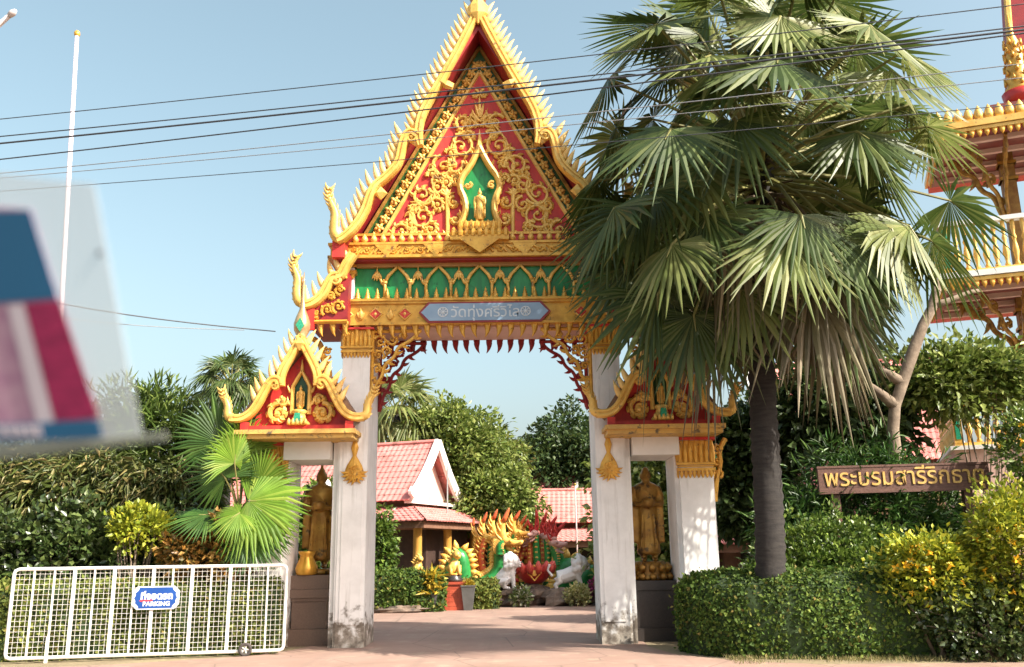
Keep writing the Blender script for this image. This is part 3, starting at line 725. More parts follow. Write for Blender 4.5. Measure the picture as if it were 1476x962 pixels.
# --- lower roof tier left and right of the frieze
LY = -.55
lo = [(505, 366), (494, 382), (487, 398), (481, 398), (474, 400), (468, 412), (462, 424), (452, 434), (440, 440), (430, 439)]
lh = [(434, 440), (425, 432), (424, 418), (426, 402), (420, 388), (418, 378), (423, 368)]
for sg in (-1, 1):
    sgm = lambda p: p if sg < 0 else mirx(p)
    b = sgm(smooth2(bargepts(lo, LY), 2)); c = sgm(smooth2(bargepts(lh, LY), 2))
    prof = BPROF if sg < 0 else [(-x, y) for x, y in reversed(BPROF)]
    mb = MB(); mb.ribbon(b, .12, .1, LY, prof=prof); cc = sgm(bargepts([(480, 405)], LY))[0]; scroll(mb, cc, .13, 1.5, 1.2, sg, .05, .08, LY - .03, 0)
    bb = mb.obj('barge_board', GOLD2, gate); bb['by'] = LY
    fins_along(b, 6, .4, .1, sg, bb, 0, .3, me=FINS, outw=.1)
    mb = MB(); naga_finial(mb, c, LY, .12); mb.obj('naga_finial', GOLD2, gate, True)
    p0, p1 = sgm(bargepts([(500, 395), (440, 450)], LY + .2))
    poly = [p0, p1, (p1[0], p1[1] - .32), (p0[0], p1[1] - .32)]
    if sg < 0: poly = list(reversed(poly))
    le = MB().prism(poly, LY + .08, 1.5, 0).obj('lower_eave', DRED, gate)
    mb = MB()
    for (u_, v_, r_) in ((.22, .35, .17), (.5, .28, .15), (.2, .72, .13), (.78, .2, .1), (.42, .58, .1), (.12, 1.0, .09)):
        scroll(mb, (p0[0] + (p1[0] - p0[0]) * u_, p1[1] - .32 + (p0[1] - p1[1] + .2) * v_), r_, rnd.random() * 6, 1.3, sg, .04, .05, LY + .06, 5)
    mb.ribbon([(p0[0], p1[1] - .29), (p1[0], p1[1] - .29)], .05, .05, LY + .05, 4)
    mb.obj('eave_scroll', GOLD, le)
    x_ = sorted((p1[0] + sg * .02, p1[0] - sg * .2)); MB().box(x_[0], x_[1], LY - .02, LY + .07, p1[1] - .5, p1[1] + .02).obj('eave_block', RED, gate)
    for i in range(3): link(frm[(sg, 0)], 'fringe_leaf', gate, (p1[0] - sg * (.35 + .3 * i), LY + .12, p1[1] - .32))
    mb = MB(); xb = sg * 3.62; zz = p1[1] - .6                              # gold bracket beside the capital
    mb.ribbon(smooth2([(xb, zz - 1.5), (xb + sg * .12, zz - 1.15), (xb + sg * .05, zz - .8), (xb + sg * .25, zz - .5), (xb + sg * .3, zz - .1), (xb + sg * .5, zz + .04)], 2), .07, .07, .1, 6)
    for (q_, r_) in ((-.3, .14), (-.62, .12), (-.95, .11), (-1.25, .09)): scroll(mb, (xb + sg * .14, zz + q_), r_, rnd.random() * 6, 1.3, sg, .04, .06, .1, 5)
    mb.obj('side_bracket', GOLD, gate)

# --- side doors: gable, ledge, lintel, outer pillar
SY = -.70
c423 = U(423, 540, SY)[0]
SCX = 4.24
s1 = [(423, 484), (437, 512), (446, 529), (450, 543), (449, 556)]
s2 = [(450, 554), (452, 547), (460, 546), (466, 553), (472, 566), (482, 587), (491, 597), (502, 602), (517, 601)]
sh = [(512, 602), (521, 597), (521, 586), (524, 576), (529, 569), (533, 557)]
def sp(px, sg2):
    return [((a - c423) * sg2, b) for a, b in UU(px, SY)]
zled = U(440, 632, -.8)[1]
for sg in (-1, 1):
    W_ = sg < 0
    CX = sg * SCX
    G2 = GOLD2
    # ledge
    mb = MB(); mb.box(CX - 1.32, CX + 1.32, -.85, 1.5, zled + .0, zled + .1); mb.box(CX - 1.38, CX + 1.38, -.92, 1.5, zled + .101, zled + .2)
    mb.obj('ledge', mat('ledge_gold_moss', (0.66, 0.40, 0.09), (0.5, 0.3, 0.08), rough=0.6, scale=3, spots=((0.12, 0.09, 0.05), 5, 0.57), bump=0.4), gate)
    # tympanum behind the boards
    tz0 = zled + .2; apx = sp([(423, 505)], 1)[0][1]
    tm = MB().prism([(CX - 1.25, tz0), (CX + 1.25, tz0), (CX + .75, tz0 + .95), (CX, apx), (CX - .75, tz0 + .95)], -.35, -.25).obj('side_tympanum', RED, gate)
    MB().box(CX - 1.28, CX + 1.28, -.62, -.351, tz0, tz0 + .13).obj('step', RED, tm)
    ny0 = tz0 + .131
    # niche
    mb = MB(); mb.prism([(CX - .2, ny0 + .3), (CX + .2, ny0 + .3), (CX + .2, ny0 + .95), (CX, ny0 + 1.25), (CX - .2, ny0 + .95)], -.37, -.352)
    nch = mb.obj('side_niche', mat('niche_dark_green', (0.02, 0.07, 0.02), rough=0.3), tm)
    mb = MB()
    for s_ in (-1, 1):
        mb.ribbon([(CX + s_ * .2, ny0 + .28), (CX + s_ * .2, ny0 + .95), (CX + s_ * .1, ny0 + 1.14), (CX, ny0 + 1.32)], [.055, .05, .05, .03], .07, -.42, 6)
        for z_ in (.5, .8): mb.ribbon(flame_path((CX + s_ * .22, ny0 + z_), math.pi / 2 - s_ * .8, .24, s_ * 1.0, 4), flame_w(.05, 4), [.05] * 4 + [.006], -.42, 5)
        scroll(mb, (CX + s_ * .52, ny0 + .32), .24, math.pi / 2, 1.4, -s_, .07, .07, -.42, 8)
        scroll(mb, (CX + s_ * .42, ny0 + .62), .13, 0, 1.2, s_, .05, .06, -.42, 4)
    mb.ribbon([(CX, ny0 + 1.3), (CX, ny0 + 1.42), (CX, ny0 + 1.6)], [.05, .04, .005], .04, -.42, 6)
    mb.obj('side_niche_frame', G2, nch)
    mb = MB(); mb.lathe([(.24, ny0), (.26, ny0 + .05), (.16, ny0 + .16), (.13, ny0 + .28), (.2, ny0 + .33), (.12, ny0 + .38)], (CX, -.5), 12)
    petals_row(mb, CX - .24, CX + .24, -.72, ny0, ny0 + .16, 5, .04)
    mb.obj('niche_stand', G2, nch, True)
    MB().prism([(CX - .09, ny0 + .05), (CX + .09, ny0 + .05), (CX + .06, ny0 + .27), (CX - .06, ny0 + .27)], -.74, -.66).obj('stand_panel', TEAL, nch)
    mb = MB(); standing_figure(mb, .56, True, 0, False, 8, 'down'); o = mb.obj('niche_figure', G2, nch, True); o.location = (CX, -.47, ny0 + .37)
    # roof slabs
    for s_ in (-1, 1):
        poly = [(CX, apx + .03), (CX + s_ * .78, tz0 + 1.0), (CX + s_ * 1.3, tz0 + .22), (CX + s_ * 1.38, tz0 + .3), (CX + s_ * .86, tz0 + 1.08), (CX, apx + .2)]
        if s_ < 0: poly = list(reversed(poly))
        mb = MB(); mb.prism(poly, SY + .06, 1.3); mb.obj('side_roof_slope', BROWN, gate)
        a = smooth2(sp(s1, s_), 2); b = smooth2(sp(s2, s_), 2); c = smooth2(sp(sh, s_), 2)
        a, b, c = [[(x + CX, z) for x, z in q_] for q_ in (a, b, c)]
        prof = BPROF if s_ < 0 else [(-x, y) for x, y in reversed(BPROF)]
        mb = MB(); mb.ribbon(a, .10, .09, SY, prof=prof); ba = mb.obj('barge_board', G2, gate); ba['by'] = SY
        mb = MB(); mb.ribbon(b, .10, .09, SY - .02, prof=prof); cc = (CX + sp([(456, 556)], s_)[0][0], sp([(456, 556)], s_)[0][1]); scroll(mb, cc, .11, 1.5, 1.2, s_, .045, .08, SY - .03, 0)
        bb = mb.obj('barge_board', G2, gate); bb['by'] = SY
        fm = FINS
        fins_along(a, 5, .4, .1, s_, ba, .12, .3, me=fm, outw=.08); fins_along(b[6:22], 4, .4, .1, s_, bb, 0, .3, me=fm, outw=.08)
        mb = MB(); naga_finial(mb, c, SY, .10); mb.obj('naga_finial', G2, gate, True)
        x_ = sorted((CX + s_ * 1.12, CX + s_ * 1.30)); MB().box(x_[0], x_[1], SY - .05, SY + .058, tz0, tz0 + .2).obj('eave_block', RED, gate)
    mb = MB(); mb.ribbon([(CX, apx + .28), (CX, apx + .14), (CX, apx - .02)], [.04, .16, .02], [.05, .12, .04], SY - .05, 6); mb.obj('gable_clasp', G2, gate)
    # bulb finial with green mosaic
    zf = apx + .2
    mb = MB(); mb.lathe([(.1, zf), (.13, zf + .08), (.1, zf + .12), (.19, zf + .3), (.2, zf + .45), (.15, zf + .62), (.08, zf + .8), (.055, zf + 1.0), (.05, zf + 1.05), (.03, zf + 1.5), (.006, zf + 1.75)], (CX, SY + .08), 14)
    o = mb.obj('bulb_finial', mat('bulb_bronze', (0.55, 0.38, 0.18), (0.35, 0.2, 0.1), rough=0.3, metal=0.4), gate, True)
    MB().prism([(CX - .1, zf + .38), (CX, zf + .22), (CX + .1, zf + .38), (CX, zf + .56)], SY - .135, SY - .06).obj('mosaic_lozenge', TEAL, o)
    # lintel, outer pillar
    x_in, x_out = SCX - .80, SCX + .62
    xi = sorted((sg * 3.58, sg * 4.64))
    MB().box(xi[0] - .02, xi[1] + .02, -.15, 1.3, zled - .42, zled - .001).obj('lintel', WHITE, gate)
    xo = sorted((sg * 4.66, sg * 5.46))
    mb = MB(); mb.box(xo[0], xo[1], 0, 1.4, 0, zled - .002); xs = xo[1] if sg < 0 else xo[0] - .1; mb.box(xs, xs + .1, .1, 1.3, 0, zled - .43)
    mb.obj('pillar', PILLAR, gate)
    capital(xo[0], xo[1], zled - .95, zled - .004, 0, 1.4, not W_)
    mb = MB()                                                            # outer bracket under the ledge
    xb = sg * 5.5
    mb.ribbon(smooth2([(xb, zled - 1.5), (xb + sg * .06, zled - 1.0), (xb + sg * .2, zled - .6), (xb + sg * .16, zled - .3), (xb + sg * .34, zled - .02)], 2), .06, .07, .2, 6)
    for (q_, r_) in ((-.25, .13), (-.55, .12), (-.85, .1)): scroll(mb, (xb + sg * .12, zled + q_), r_, rnd.random() * 6, 1.3, sg, .04, .06, .2, 5)
    mb.obj('side_bracket', GOLD, gate)
# ------------------------------------------------------------------ foliage tools
def unit(a): return a / np.maximum(np.linalg.norm(a, axis=1, keepdims=True), 1e-9)
def leaf_mesh(name, C, D, N, L, W, m, off=(0, 0, 0), fold=0.25, curl=0.0):
    """one folded diamond leaf per row: base C, direction D, face normal N"""
    n = len(C); D = unit(D); S_ = unit(np.cross(D, N)); N = np.cross(S_, D)
    L = np.broadcast_to(L, (n,))[:, None]; W = np.broadcast_to(W, (n,))[:, None]
    mid = C + D * L * .45 + N * W * fold
    v = np.empty((n, 4, 3)); v[:, 0] = C; v[:, 1] = mid + S_ * W; v[:, 2] = C + D * L - N * L * curl; v[:, 3] = mid - S_ * W
    v = v.reshape(-1, 3) - np.array(off)
    b = np.arange(n)[:, None] * 4
    tri = np.concatenate([b + np.array([[0, 1, 2]]), b + np.array([[0, 2, 3]])], axis=1).reshape(-1)
    me = bpy.data.meshes.new(name)
    me.vertices.add(4 * n); me.vertices.foreach_set('co', v.ravel())
    me.loops.add(6 * n); me.loops.foreach_set('vertex_index', tri)
    me.polygons.add(2 * n); me.polygons.foreach_set('loop_start', np.arange(2 * n) * 3)
    me.update(calc_edges=True); me.validate()
    me.materials.append(m)
    return me
def rdir(n): return unit(nr.normal(size=(n, 3)))
def clump_points(c, rad, n_clump, per, spread, shell=0.55, bottom=-1.0):
    """points in clumps through an ellipsoid; returns positions, outward directions"""
    d = rdir(n_clump * 3); d = d[d[:, 2] > bottom][:n_clump]
    cc = d * (shell + (1 - shell) * nr.random((len(d), 1)) ** .6) * np.array(rad) * (1 + .13 * nr.normal(size=(len(d), 1)))
    k = len(cc); e = rdir(k * per); q = nr.random((k * per, 1)) ** (1 / 3.)
    sp_ = spread * (.6 + .8 * nr.random((k, 1)))
    P_ = np.repeat(cc, per, 0) + e * q * np.repeat(sp_, per, 0)
    return P_ + np.array(c), unit(unit(P_ / np.array(rad)) * .6 + e * .7), cc + np.array(c)
def limbs(mb, base, fork, tips, r0, n=9):
    base, fork = Vector(base), Vector(fork)
    mb.sweep([base, base.lerp(fork, .5) + Vector((rnd.uniform(-.1, .1), rnd.uniform(-.1, .1), 0)) * r0 * 4, fork], [r0 * 1.25, r0, r0 * .8], 8)
    idx = list(range(len(tips))); rnd.shuffle(idx)
    for i in idx[:n]:
        t = Vector(tips[i]); mid = fork.lerp(t, .5) + Vector((rnd.uniform(-.3, .3), rnd.uniform(-.3, .3), .2)) * (t - fork).length * .3
        mb.sweep([fork, fork.lerp(mid, .5), mid, t], [r0 * .55, r0 * .42, r0 * .3, r0 * .1], 6)
BARK = mat('bark_grey', (0.22, 0.17, 0.12), (0.12, 0.09, 0.06), rough=0.95, scale=5, bump=0.6, bscale=18)
def tree(name, label, base, c, rad, n_clump, per, spread, L, W, m, r0=.25, group=None, shell=.5, cat='tree', droop=0.3, trunk='trunk', bottom=-.75, limbs_n=10):
    t = thing(name, label, cat, base, group=group)
    P_, D_, cc = clump_points(c, rad, n_clump, per, spread, shell, bottom)
    n = len(P_); D_ = D_ + nr.normal(size=(n, 3)) * .45; D_[:, 2] -= droop
    N_ = rdir(n) * .7; N_[:, 2] += .7
    me = leaf_mesh('crown', P_, D_, N_, L * (.7 + .6 * nr.random(n)), W * (.7 + .6 * nr.random(n)), m, base, curl=.1)
    link(me, 'crown', t)
    mb = MB(); fk = Vector((base[0] * .6 + c[0] * .4, base[1] * .6 + c[1] * .4, max(base[2] + .1, c[2] - rad[2] * .75)))
    limbs(mb, base, fk, cc, r0, limbs_n); mb.obj(trunk, BARK, t, True, w=True)
    return t
def hedge(name, label, path, prof, m, n_leaf, L, W, group=None, core=None):
    """clipped hedge: path on the ground, prof = [(across, height)...] from front foot over the top to the back foot"""
    t = thing(name, label, 'hedge', (path[0][0], path[0][1], 0), group=group)
    path = smooth2(path, 2); n = len(path)
    rings = []
    for i, (x, y) in enumerate(path):
        a, b = path[max(i - 1, 0)], path[min(i + 1, n - 1)]; tx, ty_ = b[0] - a[0], b[1] - a[1]; l = math.hypot(tx, ty_)
        nx_, ny_ = -ty_ / l, tx / l
        e = min(1, (.35 + i * .35)) if i < 3 else (min(1, .35 + (n - 1 - i) * .35))
        rings.append([(x + nx_ * q[0] * (.6 + .4 * e), y + ny_ * q[0] * (.6 + .4 * e), q[1] * (.86 + .14 * e)) for q in prof])
    mb = MB(); mb.loft(rings, 0, True, True)
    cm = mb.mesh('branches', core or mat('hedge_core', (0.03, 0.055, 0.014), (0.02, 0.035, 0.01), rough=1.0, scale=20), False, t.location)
    link(cm, 'branches', t)
    A = np.array(rings); # area-weighted samples over the loft
    q0, q1, q2, q3 = A[:-1, :-1], A[1:, :-1], A[1:, 1:], A[:-1, 1:]
    nrm = np.cross(q1 - q0, q3 - q0); ar = np.linalg.norm(nrm, axis=2); ends = []
    pr = (ar / ar.sum()).ravel(); id_ = nr.choice(len(pr), n_leaf, p=pr)
    u, v = nr.random((n_leaf, 1)), nr.random((n_leaf, 1))
    f_ = lambda a: a.reshape(-1, 3)[id_]
    P_ = f_(q0) * (1 - u) * (1 - v) + f_(q1) * u * (1 - v) + f_(q2) * u * v + f_(q3) * (1 - u) * v
    N_ = unit(f_(nrm))
    cen = A.mean(axis=1).repeat(1, 0); 
    # outward check
    ci = (id_ // (A.shape[1] - 1)); out = P_ - (cen[ci] * [1, 1, .5]); sgn = np.sign((N_ * out).sum(1, keepdims=True)); N_ = N_ * sgn
    for e, other in ((A[0], A[1]), (A[-1], A[-2])):                   # leaf the two ends too
        k = n_leaf // 22; w_ = nr.dirichlet(np.ones(len(e)) * .5, k); pe = w_ @ e; ne = np.broadcast_to(unit((e.mean(0) - other.mean(0))[None]), pe.shape)
        P_ = np.concatenate([P_, pe]); N_ = np.concatenate([N_, ne])
    k = len(P_)
    lump = np.sin(P_[:, :1] * 3.1 + P_[:, 2:] * 2.3) * .03 + np.sin(P_[:, :1] * 7.7 - P_[:, 1:2] * 5.1) * .02
    P_ = P_ + N_ * (nr.normal(size=(k, 1)) * .03 + lump + (nr.random((k, 1)) < .03) * nr.random((k, 1)) * .14)
    D_ = N_ * .32 + rdir(k) * .85; D_[:, 2] += .15
    me = leaf_mesh('leaves', P_, D_, N_ + rdir(k) * .55, L * (.45 + 1.1 * nr.random(k)), W * (.45 + 1.1 * nr.random(k)), m, t.location, curl=.15)
    link(me, 'leaves', t)
    return t
def fan_blade(mb, hub, d, up, Rr, nseg, spread, droop, split, m=0, cone=.35, ragged=.12, fold=.5):
    """a fan palm blade: folded segments joined near the hub, free and hanging at the tips"""
    d = Vector(d).normalized(); up = Vector(up); up = (up - d * up.dot(d)).normalized(); sd = d.cross(up)
    hub = Vector(hub); da = spread / nseg
    TT = (.03, .3, split, .8, 1.0)
    for i in range(nseg):
        a = -spread / 2 + da * (i + .5) + rnd.uniform(-.1, .1) * da
        dv = d * math.cos(a) + sd * math.sin(a) - up * cone * (abs(math.sin(a * .5)) ** 1.2)
        L = Rr * (.80 + .20 * math.cos(a * .8)) * (1 + rnd.uniform(-ragged, ragged * .4))
        dr = droop * rnd.uniform(.6, 1.5); tw = rnd.uniform(-.25, .25); sv = (sd * math.cos(a) - d * math.sin(a))
        vs = []
        for t in TT:
            p = hub + dv * (L * t) + Vector((0, 0, -1)) * (L * dr * (t ** 2) * .5 + L * dr * max(0, t - split) * 1.2) + sv * (tw * L * max(0, t - split) * .5)
            hw = L * t * math.tan(da / 2) * 1.02 if t <= split else L * split * math.tan(da / 2) * (1 - ((t - split) / (1 - split)) ** 1.3)
            hw = max(hw, .003)
            vs += [p - sv * hw - up * hw * fold, p, p + sv * hw - up * hw * fold]
        fs = []
        for k in range(len(TT) - 1):
            o = k * 3; fs += [(o, o + 1, o + 4, o + 3), (o + 1, o + 2, o + 5, o + 4)]
        mb.add(vs, fs, m)
PET = mat('petiole', (0.26, 0.25, 0.08), (0.17, 0.16, 0.05), rough=0.5, scale=4)

# ------------------------------------------------------------------ the big fan palm in front of the gateway
PALMG = leafmat('palm_leaf', [(0.0, (0.04, 0.07, 0.016)), (.5, (0.07, 0.11, 0.024)), (1.0, (0.14, 0.17, 0.05))], .3, .46, .45)
PALMY = leafmat('palm_leaf_fresh', [(0.0, (0.10, 0.14, 0.03)), (.5, (0.18, 0.215, 0.06)), (1.0, (0.30, 0.31, 0.12))], .38, .46, .45)
PALMD = leafmat('palm_leaf_dry', [(0.0, (0.10, 0.085, 0.045)), (.5, (0.17, 0.14, 0.08)), (.8, (0.09, 0.10, 0.035)), (1.0, (0.32, 0.26, 0.17))], .12, .5, .4)
PTRUNK = mat('palm_trunk', (0.032, 0.028, 0.024), (0.014, 0.012, 0.011), rough=0.9, scale=3, bump=0.7, bscale=8, stretch=(1, 1, 6))
PY = 18.9
pb = at(1101, 830, PY); pb.z = 0
pc = at(1094, 228, PY)
palm = thing('fan_palm', 'tall fan palm with a round crown of big pleated leaves by the gateway', 'palm', pb)
mb = MB()
ht = pc.z - .3
zz = np.linspace(0, ht, 84); pth = []; rr = []
for i, z in enumerate(zz):
    pth.append(pb.lerp(Vector((pc.x, pc.y, 0)), z / ht) + Vector((.05 * math.sin(z * .8), 0, z))); rr.append((.30 - .04 * z / ht + (.22 * math.exp(-z / .5))) * (rnd.uniform(1.03, 1.09) if i % 2 else rnd.uniform(.93, .97)))
mb.sweep(pth, rr, 18); mb.obj('trunk', PTRUNK, palm, True, w=True)
NFR = 126
for i in range(NFR):
    t = (i + .5) / NFR
    az = i * 2.39996 + rnd.uniform(-.25, .25)
    th = min(max(R(6) + R(138) * t ** .85 + rnd.gauss(0, R(13)), R(3)), R(152))                         # polar angle from straight up
    plen = (3.1 + .6 * math.sin(math.pi * min(t * 1.3, 1))) * rnd.uniform(.62, 1.12)
    if t > .85: plen *= .85
    h_ = Vector((math.sin(th) * math.cos(az), math.sin(th) * math.sin(az), math.cos(th)))
    start = pc + Vector((0, 0, .5 - 1.6 * t)) + Vector((h_.x, h_.y, 0)) * .2
    sag = .2 + .4 * t
    hub = start + h_ * plen + Vector((0, 0, -sag * .5))
    mid = start + h_ * plen * .5 + Vector((0, 0, .12))
    d = (hub - mid).normalized(); d = (h_ * (.75 if th < R(40) else .5) + Vector((0, 0, -.85 * math.sin(min(th, R(90))) ** 2)) + Vector((rnd.uniform(-.3, .3), rnd.uniform(-.3, .3), 0))).normalized()
    out = Vector((math.cos(az), math.sin(az), 0)); up = Vector((0, 0, 1)) * max(.1, math.cos(th) + .2) + out * (.3 + .9 * math.sin(th)) + Vector((rnd.uniform(-.3, .3), rnd.uniform(-.3, .3), rnd.uniform(-.2, .2)))
    mb = MB(); dry = t > .88
    fan_blade(mb, hub, d, up, rnd.uniform(1.5, 1.85) * (1 - .08 * t), 30, R(rnd.uniform(225, 290)), .05 + .26 * t ** 1.8 + (.45 if dry else 0), rnd.uniform(.5, .62), 0, rnd.uniform(.15, .5), .14)
    mb.sweep([start, mid, hub, hub + d * .35], [.055, .04, .028, .01], 6, 1)
    mb.obj('frond', [PALMD if dry and rnd.random() < .75 else (PALMY if rnd.random() < .5 else PALMG), PET if not dry else BARK], palm, False, w=True)
for (hx, hy, yy, dx, up_) in ((905, 385, 18.6, -.25, (-.2, -1, .3)), (948, 425, 18.2, -.1, (.1, -1, .35)), (1000, 455, 18.0, .05, (-.1, -1, .3)), (880, 320, 18.9, -.45, (-.5, -.9, .3)), (925, 300, 17.9, -.2, (.2, -1, .4)), (1215, 430, 18.0, .15, (.2, -1, .3)), (965, 380, 19.4, -.3, (-.3, -1, .2))):
    hub = at(hx, hy, yy); start = pc + Vector((0, -.1, -.4)); mid = start.lerp(hub, .5) + Vector((0, 0, .45)); mb = MB(); d = Vector((dx, -.1, -1)).normalized()
    fan_blade(mb, hub, d, up_, rnd.uniform(1.6, 1.85), 30, R(rnd.uniform(200, 250)), .15, .55, 0, .3, .14)
    mb.sweep([start, mid, hub, hub + d * .35], [.055, .04, .028, .01], 6, 1); mb.obj('frond', [PALMG, PET], palm, False, w=True)
mb = MB()                                                       # old leaf bases round the crown shaft
for i in range(70):
    az = i * 2.4; z = pc.z - 2.0 + 2.2 * rnd.random(); o = Vector((math.cos(az), math.sin(az), 0))
    p = Vector((pc.x, pc.y, z)) + o * .2
    mb.sweep([p, p + o * .2 + Vector((0, 0, .25)), p + o * rnd.uniform(.3, .6) + Vector((0, 0, rnd.uniform(-.3, .5)))], [.07, .05, .015], 5)
mb.obj('leaf_bases', mat('leaf_base', (0.13, 0.085, 0.05), (0.07, 0.045, 0.03), rough=0.9, scale=6), palm, w=True)

# ------------------------------------------------------------------ small bright fan palm at the left
LIV = leafmat('fan_leaf_bright', [(0.0, (0.13, 0.25, 0.02)), (.6, (0.19, 0.33, 0.035)), (1.0, (0.30, 0.40, 0.06))], .38, .4, .5)
LIVD = leafmat('fan_leaf_deep', [(0.0, (0.035, 0.09, 0.012)), (.6, (0.055, 0.13, 0.02)), (1.0, (0.09, 0.17, 0.03))], .3, .4, .5)
LY_ = 21.15
lb = at(352, 850, LY_); lb.z = 0
lp = thing('small_fan_palm', 'short fan palm with bright yellow green leaves beside the left door of the gateway', 'palm', lb)
lc = at(345, 745, LY_)
mb = MB(); mb.sweep([lb, lb.lerp(lc, .5), lc], [.16, .13, .1], 10); mb.obj('trunk', PTRUNK, lp, True, w=True)
for (hx, hy, dx, dz, up, Rr, yy, m_) in ((358, 722, .97, -.05, (.15, -1, .45), 1.5, 20.6, LIV), (318, 640, -.05, 1, (.2, -.9, -.4), 1.35, 21.1, LIVD), (350, 655, .35, .85, (.5, -.8, -.2), 1.05, 21.2, LIV),
                                         (325, 690, -.5, .6, (-.2, -1, .1), 1.0, 20.8, LIVD), (338, 668, .1, 1, (.7, -.5, .1), .95, 20.6, LIV), (300, 742, -.9, .0, (0, -.5, .9), .95, 20.8, LIVD), (375, 760, .8, -.5, (.2, -.8, .6), .9, 21.1, LIV), (350, 700, .2, .9, (-.8, -.4, .2), 1.0, 21.4, LIVD), (372, 700, .6, .5, (.3, -1, .2), 1.05, 21.0, LIV), (360, 770, .5, -.4, (.1, -1, .5), 1.0, 20.7, LIVD), (385, 740, .7, -.7, (.4, -.8, .4), .85, 20.9, LIV), (345, 740, -.3, -.2, (0, -.8, .7), .7, 20.4, LIV)):
    hub = at(hx, hy, yy); mb = MB(); d = Vector((dx, -.15, dz)).normalized()
    fan_blade(mb, hub, d, up, Rr, 40, R(250), .14, .6, 0, .2, .07, .4)
    mb.sweep([lc, lc.lerp(hub, .5) + Vector((0, 0, .1)), hub, hub + d * .2], [.03, .022, .016, .006], 6, 1)
    mb.obj('frond', [m_, PET], lp, False, w=True)
# palms farther off
def far_palm(label, px, py, Y, Rr, nf, m_, group='fan palms beyond the gateway'):
    c = at(px, py, Y); b = (c.x, c.y, 0)
    t = thing('fan_palm', label, 'palm', b, group=group)
    mb = MB(); mb.sweep([b, (c.x, c.y, c.z)], [.24, .18], 10); mb.obj('trunk', PTRUNK, t, True, w=True)
    for i in range(nf):
        az = i * 2.4 + rnd.random() * .3; th = R(15) + R(105) * (i + .5) / nf
        h_ = Vector((math.sin(th) * math.cos(az), math.sin(th) * math.sin(az), math.cos(th)))
        hub = c + h_ * Rr * .5; mb = MB(); out = Vector((math.cos(az), math.sin(az), 0))
        fan_blade(mb, hub, (h_ + Vector((0, 0, -.2 - .4 * i / nf))), Vector((0, 0, 1)) + out * (.8 * i / nf) + Vector((0, -.4, 0)), Rr * .62, 22, R(220), .3 + .3 * i / nf, .5, 0, .3, .12)
        mb.sweep([c, hub], [.04, .02], 5, 1); mb.obj('frond', [m_, PET], t, False, w=True)
far_palm('dark fan palm top rising behind the bamboo and the left side gable', 333, 556, 31, 1.55, 24, PALMG)
far_palm('pale drooping fan palm standing behind the pink roofed pavilion', 573, 598, 47, 2.9, 26, PALMY)

# ------------------------------------------------------------------ hedges, shrubs and trees
HEDGE = leafmat('hedge_leaf', [(0.0, (0.035, 0.07, 0.012)), (.5, (0.07, 0.125, 0.02)), (.93, (0.16, 0.22, 0.04)), (1.0, (0.26, 0.2, 0.06))], .25, .6, .2)
HEDGE2 = leafmat('hedge_leaf_olive', [(0.0, (0.07, 0.10, 0.018)), (.5, (0.14, 0.175, 0.032)), (.94, (0.24, 0.26, 0.06)), (1.0, (0.3, 0.2, 0.07))], .25, .6, .2)
rp = [(.0, .0), (-.55, .0), (-.62, .5), (-.60, 1.0), (-.48, 1.32), (-.15, 1.52), (.35, 1.60), (.9, 1.55), (1.25, 1.25), (1.3, .6), (1.2, 0)]
def ctr(prof): return prof[1:]
hedge('hedge', 'rounded clipped green hedge curving in front of the palm trunk and the wooden sign', [(4.15, 20.6), (3.95, 19.9), (4.4, 19.15), (5.6, 18.75), (8, 18.65), (11, 18.8), (15, 19.2)], ctr(rp), HEDGE, 52000, .075, .03)
lh_ = [(-.45, 0), (-.5, .6), (-.46, 1.2), (-.3, 1.45), (.1, 1.55), (.5, 1.5), (.62, 1.2), (.62, 0)]
hedge('hedge', 'olive green clipped hedge behind the white rolling barrier', [(-14, 19.5), (-11.5, 20.05), (-9, 20.5), (-7, 20.85), (-5.75, 21.0), (-5.25, 21.1)], lh_, HEDGE2, 34000, .08, .032)
bh_ = [(-.6, 0), (-.65, .7), (-.6, 1.2), (-.4, 1.38), (.2, 1.45), (.6, 1.3), (.7, 0)]
hb0 = on_z(500, 886)
hedge('hedge', 'dark square clipped hedge in front of the pavilion columns', [(-7.5, 35.6), (-6, 35.2), (-4.2, 35.2), (-2.75, 35.5)], bh_, HEDGE, 9000, .13, .05)
hedge('hedge', 'small low clipped hedge between the grey pot and the rocks', [(-2.05, 36.6), (-1.5, 36.4), (-.75, 36.6)], [(-.4, 0), (-.45, .7), (-.35, 1.0), (.2, 1.08), (.45, .9), (.5, 0)], HEDGE2, 3500, .12, .05)
def bush(name, label, c, rad, n_clump, per, spread, L, W, m, shell=.6, droop=0.0, up=.35, group=None, core=True, cat='shrub'):
    base = (c[0], c[1], 0)
    t = thing(name, label, cat, base, group=group)
    P_, D_, cc = clump_points(c, rad, n_clump, per, spread, shell, -.9)
    keep = P_[:, 2] > .03; P_, D_ = P_[keep], D_[keep]
    n = len(P_); D_ = D_ + nr.normal(size=(n, 3)) * .4; D_[:, 2] += up - droop
    N_ = rdir(n) * .8; N_[:, 2] += .6
    link(leaf_mesh('leaves', P_, D_, N_, L * (.6 + .8 * nr.random(n)), W * (.7 + .6 * nr.random(n)), m, base, curl=.15 + droop * .3), 'leaves', t)
    mb = MB()
    for i in range(16):
        q = Vector(cc[rnd.randrange(len(cc))]); b0 = Vector(base) + Vector((rnd.uniform(-.3, .3) * rad[0], rnd.uniform(-.3, .3) * rad[1], 0))
        mb.sweep([b0, b0.lerp(q, .5) + Vector((0, 0, .2)), q], [.03, .02, .008], 5)
    mb.obj('stems', BARK, t, True, w=True)
    return t
